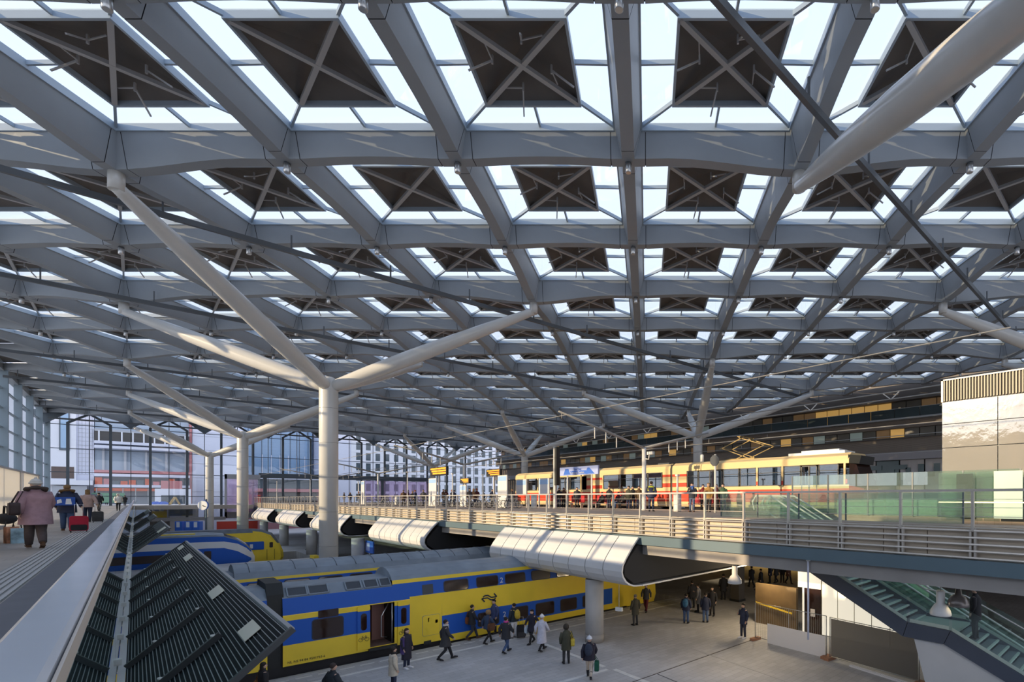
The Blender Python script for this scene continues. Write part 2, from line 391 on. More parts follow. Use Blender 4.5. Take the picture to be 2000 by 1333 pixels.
MB().bb(XL - 0.6, XL - 0.12, 17.6, YF, -1.2, 5.9).build('added_sun_plinth', M_conc, wl)  # unseen, added to keep the low sun off the platform floor
MB().bb(XL - 0.5, XL, -35, 17.6, -1, 14.0).build('added_sun_block', M_conc, wl)  # unseen opaque slab, added and sized to shade the near end of the viaduct
for i in range(10): MB().bb(XL - 0.04, XL - 0.02, -32 + i * 4.95 + 0.06, -32 + (i + 1) * 4.95 - 0.06, 14.05, 21.2).build('glass_pane', M_sideglass, wl)

wf = struct('wall_far', 'glass end wall with thin posts branching at the top')
TN = [-10.44 + 9.9 * i for i in range(8)]
for i, x in enumerate(TN):
    if x > 60: break
    for s_ in (-2.48, 2.48):
        if x + s_ < XL: continue
        MB().bb(x + s_ - 0.18, x + s_ + 0.18, YF - 0.45, YF - 0.05, 3, 20.0).build('wall_post', M_mull, wf)
    MB().bb(x - 0.05, x + 0.05, YF - 0.15, YF - 0.02, 3, 21.5).build('mullion', M_mull, wf)
    MB().bb(x + 4.95 - 0.05, x + 5.0, YF - 0.15, YF - 0.02, 3, 21.5).build('mullion', M_mull, wf)
    MB().bar((x + 2.48, YF - 0.25, 19.9), (x + 4.95, YF - 0.25, 21.6), 0.3, 0.34).build('post_arm', M_mull, wf)
    MB().bar((x + 7.42, YF - 0.25, 19.9), (x + 4.95, YF - 0.25, 21.6), 0.3, 0.34).build('post_arm', M_mull, wf)
    MB().prism([(x - 2.7, YF - 0.6, 21.7), (x + 2.7, YF - 0.6, 21.7), (x, YF - 0.6, 19.5)], (0, 0.5, 0)).build('edge_tooth', M_mull, wf)
    for h in range(4):
        a = x + h * 2.48
        for q in range(4): MB().bb(a + 0.06, a + 2.42, YF - 0.02, YF, 3.5 + q * 4.15, 7.55 + q * 4.15).build('glass_pane', M_wallglass, wf)
for z in (3.5, 7.6, 11.65, 15.6, 19.6): MB().bb(XL, 62, YF - 0.12, YF - 0.01, z - 0.06, z + 0.06).build('transom', M_mull, wf)
MB().bb(XL, 69, YF - 0.7, YF + 0.1, 21.5, 22.3).build('edge_beam', M_beam, wf)
# ------------------------------------------------------------------ platform floor, tracks
def paver(name, c, sx, sy, mortar, dark=0.75, rough=0.7, noise=0.25):
    m = bpy.data.materials.new(name); m.use_nodes = True; t = m.node_tree; b = t.nodes['Principled BSDF']; L = t.links.new
    g = t.nodes.new('ShaderNodeTexCoord'); br = t.nodes.new('ShaderNodeTexBrick'); br.inputs['Scale'].default_value = 1.0
    br.inputs['Brick Width'].default_value = sx; br.inputs['Row Height'].default_value = sy; br.inputs['Mortar Size'].default_value = mortar
    br.inputs['Color1'].default_value = (*c, 1); br.inputs['Color2'].default_value = (*[x * 0.86 for x in c], 1); br.inputs['Mortar'].default_value = (*[x * dark for x in c], 1)
    n = t.nodes.new('ShaderNodeTexNoise'); n.inputs['Scale'].default_value = 0.35; n.inputs['Detail'].default_value = 6
    mx = t.nodes.new('ShaderNodeMix'); mx.data_type = 'RGBA'; mx.blend_type = 'MULTIPLY'; mx.inputs[0].default_value = 1.0
    r = t.nodes.new('ShaderNodeValToRGB'); r.color_ramp.elements[0].position = 0.3; r.color_ramp.elements[1].position = 0.7
    r.color_ramp.elements[0].color = (1 - noise, 1 - noise, 1 - noise, 1); r.color_ramp.elements[1].color = (1, 1, 1, 1)
    L(g.outputs['Object'], br.inputs[0]); L(g.outputs['Object'], n.inputs['Vector']); L(n.outputs['Fac'], r.inputs[0])
    L(br.outputs['Color'], mx.inputs[6]); L(r.outputs[0], mx.inputs[7]); L(mx.outputs[2], b.inputs['Base Color']); b.inputs['Roughness'].default_value = rough
    return m
M_plat = paver('platform_pavers', (0.57, 0.57, 0.58), 0.6, 0.3, 0.012)
M_deckp = paver('deck_pavers', (0.42, 0.34, 0.27), 0.6, 0.6, 0.012)
M_white = mat('paint_white', (0.72, 0.72, 0.70), 0.6, noise=0.1, nscale=2)
M_ballast = mat('ballast', (0.10, 0.095, 0.09), 0.9, noise=0.3, nscale=6)
M_rail = mat('rail_steel', (0.28, 0.24, 0.21), 0.4, 0.7)
ZW0 = 5.99
fl = struct('floor', 'grey paved platform and concourse floor')
TR = [(24.9, 35.8, 28.0), (73.0, 83.6, 15.6)]         # track troughs: y0, y1, end x
mb = MB(); Yb = [-60]
for y0, y1, xe in TR: Yb += [y0, y1]
Yb.append(YF + 0.3)
for i in range(0, len(Yb), 2): mb.bb(-90, 110, Yb[i], Yb[i + 1], -1.2, 0)
for y0, y1, xe in TR: mb.bb(xe, 110, y0, y1, -1.2, 0)
mb.build('paving', M_plat, fl)
mb = MB(); mb.bb(-90, 110, -60, YF + 0.3, -1.6, -1.2); mb.build('track_bed', M_ballast, fl)
mb = MB()
for y0, y1, xe in TR:
    for yc in ((y0 + 1.6, y0 + 8.0) if y0 < 50 else (y0 + 2.0, y0 + 7.0)):
        for s_ in (-0.72, 0.72): mb.bb(-80, xe - 1, yc + s_ - 0.04, yc + s_ + 0.04, -1.2, -1.02)
mb.build('rails', M_rail, fl)['kind'] = 'stuff'
MB().bb(-60, 27.6, 23.33, 23.52, 0, 0.004).build('white_line', M_white, fl)
me = MB().bb(-0.28, 0.28, -0.05, 0.05, 0, 0.004).mesh('line_dash', M_white)
for i in range(40): link('line_dash', me, fl, (-3 + 0.78 * i, 24.35, 0))
MB().bb(-60, 28, 24.72, 24.9, 0, 0.012).build('edge_strip', mat('edge_stone', (0.40, 0.40, 0.40), 0.7), fl)
def gline(a, b, wd, name='white_line', m=M_white, z=0.005):
    p, q = at_z(*a, 0), at_z(*b, 0); p.z = q.z = z
    MB().bar(p, q, wd, 0.006, 0).build(name, m, fl)
gline((1063, 1258), (1180, 1303), 0.20); gline((1200, 1308), (1275, 1338), 0.22); gline((1186, 1308), (1085, 1336), 0.20)
gline((1235, 1333), (1470, 1250), 0.05, 'drain_line', mat('drain', (0.08, 0.065, 0.06), 0.7)); gline((1284, 1317), (1330, 1336), 0.035, 'joint_line', M_seam)
gline((1350, 1267), (1560, 1340), 0.07, 'joint_line', mat('joint_pale', (0.42, 0.42, 0.42), 0.7)); gline((1400, 1225), (1150, 1300), 0.05, 'joint_line', MATS['joint_pale'])
MB().bb(-40, 17, YF + 0.4, 160, 5.4, ZW0).build('ground_terrace', M_plat)['kind'] = 'structure'
# outside ground
g2 = MB().bb(-200, 400, YF + 0.3, 420, -0.6, -0.5).build('ground', M_conc); g2['kind'] = 'structure'

# ------------------------------------------------------------------ raised walkway on the left
ZW = 6.0
M_wfloor = paver('walkway_pavers', (0.50, 0.45, 0.40), 0.9, 0.45, 0.012, rough=0.55)
M_wdark = mat('walkway_dark', (0.14, 0.14, 0.16), 0.55, noise=0.08)
M_wpale = mat('tactile_pale', (0.52, 0.50, 0.48), 0.6)
wk = struct('floor_walkway', 'raised walkway floor with ribbed guide strip')
MB().bb(-10.2, -0.12, -12, 128, 5.4, ZW).build('walkway_slab', M_wfloor, wk)
MB().bb(-10.2, 16.0, 122.5, 128.5, 5.3, ZW).build('walkway_slab', M_wfloor, wk)
MB().bb(-1.08, -0.14, -10, 120, ZW, ZW + 0.006).build('dark_strip', M_wdark, wk)
MB().bb(-1.56, -1.10, -10, 120, ZW, ZW + 0.004).build('guide_strip', mat('tactile_groove', (0.30, 0.29, 0.28), 0.6), wk)
me = MB().bb(-0.022, 0.022, -10, 120, 0, 0.012).mesh('guide_rib', M_wpale)
for i in range(6): link('guide_rib', me, wk, (-1.50 + i * 0.074, 0, ZW + 0.004))
# balustrade
M_railtop = mat('handrail_steel', (0.66, 0.71, 0.78), 0.18, 0.25, noise=0.06, nscale=2)
M_balglass = glass('balustrade_glass', (0.62, 0.76, 0.74), base=0.08)
M_pale = mat('pale_clamp', (0.75, 0.75, 0.72), 0.4)
bal = thing('glass_balustrade', 'long glass balustrade with flat steel handrail along the left walkway', 'balustrade', (0, 0, 0))
HR = []
mb = MB(); hx = [(-0.158, 6.945), (-0.152, 6.975), (-0.145, 6.98), (-0.085, 6.98), (-0.077, 6.976), (-0.073, 6.95), (-0.075, 6.935), (-0.15, 6.935)]
mb.prism([(x, -1, z) for x, z in hx], (0, 121, 0)); mb.build('handrail', M_railtop, bal)
MB().bb(-0.074, -0.070, -1, 120, 6.938, 6.972).build('handrail_lip', mat('warm_edge', (0.75, 0.68, 0.60), 0.35, 0.3), bal)
for i in range(0, 60): MB().bb(-0.106, -0.094, -1 + i * 2 + 0.008, 1 + i * 2 - 0.008, 5.9, 6.94).build('glass_pane', M_balglass, bal)
me = MB().bb(-0.125, -0.072, -0.03, 0.03, -0.05, 0.05).mesh('clamp', M_pale)
for i in range(70): link('clamp', me, bal, (0, 0.6 + i * 1.0, 5.93))
MB().bb(-0.09, -0.05, -1, 120, 5.90, 5.935).build('clamp_rail', M_pale, bal)
# tilted slatted screens
M_scr = mat('screen_black', (0.010, 0.013, 0.015), 0.7, spec=0.1); M_rib = mat('screen_rib', (0.34, 0.36, 0.37), 0.4, 0.3); M_pur = mat('screen_purlin', (0.02, 0.024, 0.027), 0.45)
M_plate = mat('cream_plate', (0.72, 0.68, 0.55), 0.5)
SX0, SZ0, SX1, SZ1 = -0.048, 5.94, 0.585, 6.49
def screen(y0, y1, label, nr=34, plates=()):
    root = thing('slatted_screen', label, 'screen', (0, y0, 0), 0, 'black slatted screens along the walkway')
    d = Vector((SX1 - SX0, 0, SZ1 - SZ0)); L = d.length; d.normalize(); nrm = Vector((-d.z, 0, d.x))
    def P(s, h, y): q = Vector((SX0, 0, SZ0)) + d * s + nrm * h; return (q.x, y, q.z)
    ln = y1 - y0
    mb = MB(); mb.prism([P(0, -0.006, 0), P(L, -0.006, 0), P(L, 0, 0), P(0, 0, 0)], (0, ln, 0)); mb.build('backing', M_scr, root)
    mb = MB(); mb.prism([P(0, 0, 0), P(0.0034, 0, 0), P(0.0034, 0.004, 0), P(0, 0.004, 0)], (0, ln, 0)); me = mb.mesh('slat', M_rib)
    for i in range(nr):
        q = d * (L * (i + 0.5) / nr); link('slat', me, root, tuple(q))
    n = max(2, int(round(ln / 1.12)))
    mb = MB(); mb.prism([P(0.02, 0.004, 0), P(L * 0.70, 0.004, 0), P(L * 0.70, 0.04, 0), P(0.02, 0.04, 0)], (0, 0.035, 0)); mp = mb.mesh('purlin', M_pur)
    bl = MB().lathe((0, 0, 0), [(0.012, 0), (0.012, 0.012)], 8).mesh('bolt', M_pale)
    for i in range(n):
        pr_ = link('purlin', mp, root, (0, 0.9 + i * 1.12, 0))
        if y0 < 12:
            for f in (0.28, 0.66): link('bolt', bl, pr_, P(L * f, 0.04, 0.017))
    for yy in (0, ln): MB().bar(P(-0.01, 0.0, yy), P(L + 0.02, 0.0, yy), 0.03, 0.03).build('end_frame', M_pur, root)
    MB().bar(P(L + 0.01, 0, 0), P(L + 0.01, 0, ln), 0.025, 0.02).build('outer_edge', M_rib, root)
    for (s, y, a, b) in plates: MB().prism([P(s, 0.009, y), P(s + a, 0.009, y), P(s + a, 0.009, y + b), P(s, 0.009, y + b)], tuple(nrm * 0.003)).build('cream_plate', M_plate, root)
    return root
PL = [(0.66, 0.42, 0.10, 0.30), (0.66, 2.15, 0.10, 0.40), (0.68, 5.5, 0.09, 0.6), (0.70, 7.3, 0.08, 0.5)]
screen(3.28, 11.3, 'large black slatted screen tilted up beside the glass balustrade, closest to the viewer', plates=PL)
screen(16.6, 22.8, 'black slatted screen behind the largest one, above the white and blue train', plates=[(0.6, 1.0, 0.2, 0.8)])
screen(27.5, 33, 'small black slatted screen farther along the balustrade, third from the viewer'); screen(38, 46, 'most distant black slatted screen at the walkway edge')
# translucent barrier wall, bench
M_trans = glass('white_translucent', (0.9, 0.9, 0.88), milk=0.97, milkc=(0.86, 0.84, 0.80))
br_ = thing('barrier_wall', 'tall cream translucent panel wall at the left edge of the walkway', 'wall', (-3.85, 0, ZW))
for i in range(5): MB().bb(-0.03, 0.03, 12.2 + i * 6.4 + 0.05, 12.2 + (i + 1) * 6.4 - 0.05, 0.05, 2.45).build('wall_panel', M_trans, br_)
for i in range(6): MB().bb(-0.06, 0.07, 12.2 + i * 6.4 - 0.05, 12.2 + i * 6.4 + 0.05, 0, 2.5).build('wall_post', M_brace, br_)
MB().bb(-0.05, 0.05, 12.2, 44.2, 2.45, 2.52).build('top_rail', M_brace, br_)
bn = thing('bench', 'pale stone bench on the left walkway by the cream wall', 'bench', (-3.0, 21.0, ZW))
MB().bb(-0.45, 0.45, -2.6, 1.6, 0.36, 0.46).build('seat', M_wpale, bn)
for yy in (-1.8, 0.9): MB().bb(-0.35, 0.35, yy - 0.2, yy + 0.2, 0, 0.36).build('support', M_conc, bn)
# ------------------------------------------------------------------ trains
M_ty = mat('train_yellow', (0.90, 0.65, 0.035), 0.45, coat=0.1, noise=0.05, nscale=0.8); M_tb = mat('train_blue', (0.018, 0.11, 0.50), 0.5, spec=0.3)
M_tg = mat('train_roof', (0.22, 0.265, 0.315), 0.5, noise=0.15, nscale=1.2); M_tgd = mat('train_roof_dark', (0.10, 0.12, 0.145), 0.5, noise=0.2, nscale=1.5)
M_tw = mat('train_white', (0.72, 0.74, 0.76), 0.35); M_blk = mat('rubber_black', (0.018, 0.02, 0.02), 0.6); M_und = mat('underframe', (0.03, 0.03, 0.035), 0.8)
M_twin = mat('train_window', (0.030, 0.014, 0.010), 0.08, spec=0.8); M_inr = mat('train_interior', (0.30, 0.15, 0.12), 0.6); M_inf = mat('train_floor', (0.22, 0.14, 0.11), 0.6)
M_twf = mat('window_rubber', (0.02, 0.03, 0.06), 0.5); M_grille = mat('grille_dark', (0.055, 0.065, 0.08), 0.6)
def rrect(x0, x1, z0, z1, r, n=4):
    P = []
    for cx, cz, a0 in ((x1 - r, z1 - r, 0), (x0 + r, z1 - r, 90), (x0 + r, z0 + r, 180), (x1 - r, z0 + r, 270)):
        for i in range(n + 1):
            a = math.radians(a0 + 90 * i / n); P.append((cx + r * math.cos(a), cz + r * math.sin(a)))
    return P
def yoff(z): return 0.0 if z < 2.4 else (z - 2.4) * 0.14
def side_plate(name, m, parent, x0, x1, z0, z1, r, d0=-0.012, th=0.03):   # plate on the side facing -y
    y = yoff((z0 + z1) / 2)
    sl = 0.14 if z0 > 2.4 else 0
    mb = MB(); mb.prism([(x, y + d0 + sl * (z - (z0 + z1) / 2), z) for x, z in rrect(x0, x1, z0, z1, r)], (0, th, 0)); return mb.build(name, m, parent)
def window(parent, x0, x1, z0, z1, r=0.1):
    f = side_plate('window_frame', M_twf, parent, x0 - 0.04, x1 + 0.04, z0 - 0.04, z1 + 0.04, r + 0.03); side_plate('window_pane', M_twin, f, x0, x1, z0, z1, r, -0.018)
def strip(mb, x0, x1, prof, m):                                          # skin strip through profile points (y, z)
    for (a, b) in zip(prof[:-1], prof[1:]): mb._add([(x0, a[0], a[1]), (x1, a[0], a[1]), (x1, b[0], b[1]), (x0, b[0], b[1])], [(0, 1, 2, 3)], m)
W_ = 2.75
def bands(mb, x0, x1, bz, holes=None):
    for z0, z1, m in bz:
        segs = [(x0, x1)]
        if holes:
            hx0, hx1, hz0, hz1 = holes
            if z0 < hz1 and z1 > hz0 and x0 < hx1 and x1 > hx0: segs = [(x0, max(x0, hx0)), (min(x1, hx1), x1)]
        for a, b in segs:
            if b - a > 1e-4: strip(mb, a, b, [(yoff(z0), z0), (yoff(z1), z1)], m)
        strip(mb, x0, x1, [(W_ - yoff(z0), z0), (W_ - yoff(z1), z1)][::-1], m)
def roof_hi(mb, x0, x1, z0=3.38):
    P = [(yoff(z0), z0), (0.32, 3.55), (0.62, 3.74), (1.0, 3.86), (W_ / 2, 3.9), (W_ - 1.0, 3.86), (W_ - 0.62, 3.74), (W_ - 0.32, 3.55), (W_ - yoff(z0), z0)]
    strip(mb, x0, x1, P, 2)
    for x in (x0, x1): mb._add([(x, y, z) for y, z in P], [tuple(range(len(P)))], 2)
def roof_lo(mb, x0, x1):
    P = [(0.1, 3.12), (0.55, 3.5), (W_ - 0.55, 3.5), (W_ - 0.1, 3.12)]
    strip(mb, x0, x1, P, 2)
    for x in (x0, x1): mb._add([(x, y, z) for y, z in [(0, 0.36)] + P + [(W_, 0.36)]], [tuple(range(6))], 3)
def cab(root, x0, L, z0, mY, roofm, top=3.75, name='cab'):
    def sil(t): return [(x0, z0), (x0 + L * 0.93, z0), (x0 + L, z0 + 0.5), (x0 + L * 0.98, z0 + 1.3), (x0 + L * 0.86, z0 + 2.3), (x0 + L * 0.62, top - 0.55), (x0 + L * 0.3, top - 0.12), (x0, top)]
    pts = sil(0); ys = [0.0, 0.5, W_ / 2, W_ - 0.5, W_]; sc_ = [0.86, 0.97, 1.0, 0.97, 0.86]; mb = MB(); n = len(pts)
    for y, s_ in zip(ys, sc_):
        for i, (x, z) in enumerate(pts):
            k = 1.0 if i < 1 else s_
            mb.v.append((x0 + (x - x0) * k, y + (0.12 if z > 3 and y == 0 else (-0.12 if z > 3 and y == W_ else 0)), z - (0.25 if i >= 5 and (y in (0, W_)) else 0)))
    for a in range(4):
        for i in range(n):
            j = (i + 1) % n
            mb.f.append([a * n + i, a * n + j, (a + 1) * n + j, (a + 1) * n + i]); mb.m.append(1 if i in (4, 5, 6) else 0); mb.sm.append(False)
    mb.f.append(list(range(n))[::-1]); mb.m.append(0); mb.sm.append(False); mb.f.append([4 * n + i for i in range(n)]); mb.m.append(0); mb.sm.append(False)
    return mb.build(name, [mY, roofm], root)
ND = [M_ty, M_tb, M_tg, M_blk, M_ty]
def emblem(parent, x0, x1, zc, h):                                        # two interlocked arrows
    mb = MB(); w_ = x1 - x0; t = h * 0.15
    def ln(pts):
        for a, b in zip(pts[:-1], pts[1:]): mb.bar((x0 + a[0] * w_, -0.018, zc + a[1] * h), (x0 + b[0] * w_, -0.018, zc + b[1] * h), 0.012, t, 0)
    ln([(0.10, 0.16), (0.20, 0.30), (0.40, 0.30), (0.62, 0.0), (0.97, 0.0), (0.80, 0.42)]); ln([(0.90, -0.16), (0.80, -0.30), (0.60, -0.30), (0.38, 0.0), (0.03, 0.0), (0.20, -0.42)])
    mb.build('emblem', M_twf, parent)
def bike(parent, x, z, s, y):
    mb = MB()
    for dx in (-0.3, 0.3):
        c = [(x + (dx + 0.2 * math.cos(a)) * s, y, z + 0.2 * math.sin(a) * s) for a in [i * math.pi / 6 for i in range(13)]]; mb.tube(c, 0.012 * s * 1.6, 5, cap=False)
    for a, b in (((-0.3, 0), (-0.12, 0.26)), ((-0.12, 0.26), (0.22, 0.26)), ((0.22, 0.26), (0, 0)), ((0, 0), (-0.3, 0)), ((0, 0), (-0.14, 0.34)), ((0.3, 0), (0.2, 0.38)), ((0.2, 0.38), (0.12, 0.4)), ((-0.2, 0.35), (-0.08, 0.35))):
        mb.bar((x + a[0] * s, y, z + a[1] * s), (x + b[0] * s, y, z + b[1] * s), 0.01, 0.03 * s)
    mb.build('bicycle_mark', M_und, parent)
Y, B = 0, 1
ta = thing('double_deck_train', 'yellow and blue double deck train at the platform with an open door', 'train', (0, 25.1, 0))
H = (7.46, 8.51, 0.5, 2.4); mb = MB()
for a, b in ((4.23, 6.9), (6.9, 7.46), (7.46, 8.51), (8.51, 9.2)):
    bands(mb, a, b, [(0.36, 0.5, Y), (0.5, 1.22, Y), (1.22, 2.21, B), (2.21, 2.4, Y), (2.4, 2.44, Y), (2.44, 3.12, B)], H)
bands(mb, 9.2, 10.74, [(0.20, 2.54, Y), (2.54, 3.2, B), (3.2, 3.38, Y)]); bands(mb, 8.45, 9.2, [(3.12, 3.2, B), (3.2, 3.38, Y)])
bands(mb, 10.74, 21.9, [(0.06, 0.40, Y), (0.40, 1.39, B), (1.39, 2.54, Y), (2.54, 3.2, B), (3.2, 3.38, Y)])
bands(mb, 21.9, 23.2, [(0.06, 2.54, Y), (2.54, 3.2, B), (3.2, 3.38, Y)])
roof_lo(mb, 4.23, 8.45); roof_hi(mb, 8.45, 23.2); mb.build('body_shell', ND, ta)
mb = MB(); mb.bb(7.2, 8.8, 0.02, 2.2, 0.44, 0.5, 1); mb.bb(7.2, 7.45, 0.4, 2.2, 0.5, 2.5, 0); mb.bb(7.2, 8.8, 2.15, 2.2, 0.5, 2.5, 0); mb.bb(7.2, 8.8, 0.3, 2.2, 2.45, 2.5, 0); mb.bb(8.52, 8.6, 0.5, 2.2, 0.5, 2.5, 0); mb.bb(7.9, 8.5, 1.2, 2.1, 0.5, 2.45, 0)
mb.build('vestibule', [M_inr, M_inf], ta)
for x0, x1 in ((6.94, 7.46), (8.64, 9.17)):
    mb = MB(); mb.prism([(x, -0.06, z) for x, z in rrect(x0, x1, 0.46, 1.22, 0.02)], (0, 0.06, 0), 0); mb.bb(x0, x1, -0.06, 0, 1.22, 2.18, 1); mb.prism([(x, -0.06, z) for x, z in rrect(x0, x1, 2.18, 2.4, 0.06)], (0, 0.06, 0), 0)
    lf = mb.build('door_leaf', [M_ty, M_tb], ta); xm = (x0 + x1) / 2
    side_plate('window_pane', M_twin, lf, xm - 0.12, xm + 0.12, 1.33, 2.08, 0.11, -0.07); bike(lf, xm, 0.92, 0.42, -0.068)
MB().tube([(8.42, 0.05, 0.55), (8.42, 0.05, 2.35)], 0.025, 8).build('grab_pole', M_steel, ta); mb = MB(); mb.tube([(8.3, 0.35, 0.75), (8.05, 0.35, 0.8), (8.05, 0.35, 1.75), (8.36, 0.35, 2.3)], 0.03, 8); mb.build('handrail', M_steel, ta)
MB().bb(7.4, 8.6, -0.12, 0.1, 0.34, 0.46).build('door_step', M_blk, ta)
window(ta, 5.27, 6.38, 1.28, 2.08); side_plate('display_panel', M_twin, ta, 5.46, 6.22, 2.14, 2.46, 0.03)
side_plate('side_grille', M_grille, ta, 9.8, 10.32, 2.56, 3.02, 0.03)
for a, b in ((10.88, 12.1), (12.6, 13.78), (14.25, 15.45), (15.9, 17.1), (17.6, 18.8), (19.3, 20.5)): window(ta, a, b, 2.58, 3.06)
for a, b in ((12.65, 13.8), (14.55, 15.6), (16.15, 17.35), (17.85, 19.0), (19.5, 20.7)): window(ta, a, b, 0.52, 1.18)
for x0, x1, z0, z1 in ((9.8, 10.62, 0.55, 1.52), (10.4, 10.52, 1.1, 1.26), (10.05, 10.1, 1.2, 1.4)): side_plate('hatch', M_ty, ta, x0, x1, z0, z1, 0.02 if x1 - x0 < 0.3 else 0.08, -0.02)
side_plate('hatch_seam', M_seam_soft, ta, 9.785, 10.635, 0.535, 1.535, 0.09, -0.008); side_plate('coupler_recess', M_blk, ta, 9.85, 10.2, 0.12, 0.3, 0.03, -0.02)
MB().bar((5.3, 0.3, 3.34), (5.3, 0.3, 3.35), 0.01, 0.01)
def slant_panel(x0, x1, name, m, lift):
    a = (0.16, 3.17); b = (0.5, 3.46); n = (-0.05 * lift, 0.06 * lift)
    mb = MB(); mb.prism([(x0, a[0] + n[0], a[1] + n[1]), (x1, a[0] + n[0], a[1] + n[1]), (x1, b[0] + n[0], b[1] + n[1]), (x0, b[0] + n[0], b[1] + n[1])], (0, 0.03, -0.03)); return mb.build(name, m, ta)
for x0, x1 in ((4.42, 5.1), (5.16, 5.88), (6.56, 7.18), (7.3, 7.86), (7.96, 8.4)):
    g = slant_panel(x0, x1, 'roof_grille', M_grille, 0.5); mb = MB()
    for (p, q) in (((x0, 0.13, 3.19), (x1, 0.13, 3.19)), ((x0, 0.48, 3.50), (x1, 0.48, 3.50)), ((x0, 0.13, 3.19), (x0, 0.48, 3.50)), ((x1, 0.13, 3.19), (x1, 0.48, 3.50))): mb.bar(p, q, 0.05, 0.05)
    mb.build('grille_frame', M_tg, g)
mb = MB(); mb.prism([(3.72, y, z) for y, z in ((0.15, 0.3), (0.15, 3.3), (0.45, 3.75), (W_ - 0.45, 3.75), (W_ - 0.15, 3.3), (W_ - 0.15, 0.3))], (0.56, 0, 0)); mb.build('gangway_bellows', M_blk, ta)
mb = MB(); bands(mb, -14, 3.72, [(0.36, 1.22, Y), (1.22, 2.21, B), (2.21, 2.44, Y), (2.44, 3.12, B)]); roof_lo(mb, -14, 3.72); mb.build('rear_car', ND, ta)
MB().bb(-14, 24, 0.2, W_ - 0.2, -1.0, 0.4).build('underframe', M_und, ta)
cab(ta, 23.2, 3.2, 0.0, M_ty, M_tgd)
emblem(ta, 12.82, 13.72, 1.95, 0.44)
text_mesh('2', 0.40, M_tw, 'class_mark', ta, (13.90, -0.03 + yoff(2.8), 2.66), (math.pi / 2, 0, 0)); text_mesh('2', 0.40, M_tw, 'class_mark', ta, (14.05, -0.02, 0.8), (math.pi / 2, 0, 0))
text_mesh('NL NS 94 84 9501733-6', 0.135, M_blk, 'car_number', ta, (4.38, -0.008, 0.46), (math.pi / 2, 0, 0))
# second double decker behind
tb_ = thing('double_deck_train', 'second yellow and blue double deck train behind, mostly its grey roof in view', 'train', (0, 31.5, 0))
mb = MB(); bands(mb, 3.4, 24, [(0.06, 0.40, Y), (0.40, 1.39, B), (1.39, 2.54, Y), (2.54, 3.1, B), (3.1, 3.25, Y)]); bands(mb, -3.5, 3.4, [(0.36, 1.22, Y), (1.22, 2.21, B), (2.21, 2.44, Y), (2.44, 3.12, B)])
roof_hi(mb, 3.4, 24, 3.25); roof_lo(mb, -3.5, 3.4); mb.build('body_shell', ND, tb_)
for i in range(13): window(tb_, 3.9 + i * 1.5, 5.0 + i * 1.5, 2.58, 3.0)
me = MB().tube([(0, 0.30, 3.55), (0, 0.62, 3.755), (0, 1.0, 3.875), (0, 1.375, 3.915), (0, 1.75, 3.875), (0, 2.13, 3.755)], 0.018, 5).mesh('roof_seam', M_tgd)
for i in range(20): link('roof_seam', me, tb_, (4.0 + i * 0.95, 0, 0))
MB().bb(-3.5, 24, 0.2, W_ - 0.2, -1.0, 0.4).build('underframe', M_und, tb_); cab(tb_, 24, 3.0, 0.0, M_ty, M_tgd)
mb = MB(); mb.prism([(-4.1, y, z) for y, z in ((0.15, 0.3), (0.15, 3.3), (0.45, 3.75), (W_ - 0.45, 3.75), (W_ - 0.15, 3.3), (W_ - 0.15, 0.3))], (0.56, 0, 0)); mb.build('gangway_bellows', M_blk, tb_)
# white and blue sprinter
tc_ = thing('sprinter_train', 'white and blue commuter train with pointed nose and yellow doors', 'train', (0, 73.5, 0))
def nose_train(root, xs, x0, x1, rings, mats):                            # profile strips along x with a nose that closes in y
    pass
NX = 9.85
def sil_strip(mb, pts_lo, pts_hi, m, y):                                  # side face strip between two polylines (x, z)
    n = len(pts_lo)
    for i in range(n - 1): mb._add([(pts_lo[i][0], y[i], pts_lo[i][1]), (pts_lo[i + 1][0], y[i + 1], pts_lo[i + 1][1]), (pts_hi[i + 1][0], y[i + 1], pts_hi[i + 1][1]), (pts_hi[i][0], y[i], pts_hi[i][1])], [(0, 1, 2, 3)], m)
xs = [-14, 5.6, 7.0, 8.2, 9.0, 9.5]; yy = [0, 0, 0.02, 0.12, 0.35, 0.7]
l0 = [-0.7] * 6; l1 = [-0.45, -0.45, -0.45, -0.40, -0.15, 0.1]; l2 = [1.75, 1.75, 1.7, 1.25, 0.7, 0.35]; l3 = [2.45, 2.45, 2.42, 2.1, 1.55, 1.0]; l4 = [3.02, 3.02, 2.95, 2.45, 1.8, 1.2]; l5 = [3.2, 3.2, 3.08, 2.6, 1.95, 1.3]
mb = MB()
for lo, hi, m in ((l0, l1, 0), (l1, l2, 1), (l2, l3, 0), (l3, l4, 1), (l4, l5, 2)):
    sil_strip(mb, list(zip(xs, lo)), list(zip(xs, hi)), m, yy); sil_strip(mb, list(zip(xs, hi)), list(zip(xs, lo)), m, [W_ - a for a in yy])
for i in range(5):
    P0 = [(yy[i], l5[i]), (0.5 + yy[i] * 0.6, l5[i] + 0.25 - i * 0.03), (W_ - 0.5 - yy[i] * 0.6, l5[i] + 0.25 - i * 0.03), (W_ - yy[i], l5[i])]; P1 = [(yy[i + 1], l5[i + 1]), (0.5 + yy[i + 1] * 0.6, l5[i + 1] + 0.22 - i * 0.03), (W_ - 0.5 - yy[i + 1] * 0.6, l5[i + 1] + 0.22 - i * 0.03), (W_ - yy[i + 1], l5[i + 1])]
    for a in range(3): mb._add([(xs[i], *P0[a]), (xs[i + 1], *P1[a]), (xs[i + 1], *P1[a + 1]), (xs[i], *P0[a + 1])], [(0, 1, 2, 3)], 2 if i < 2 else 3)
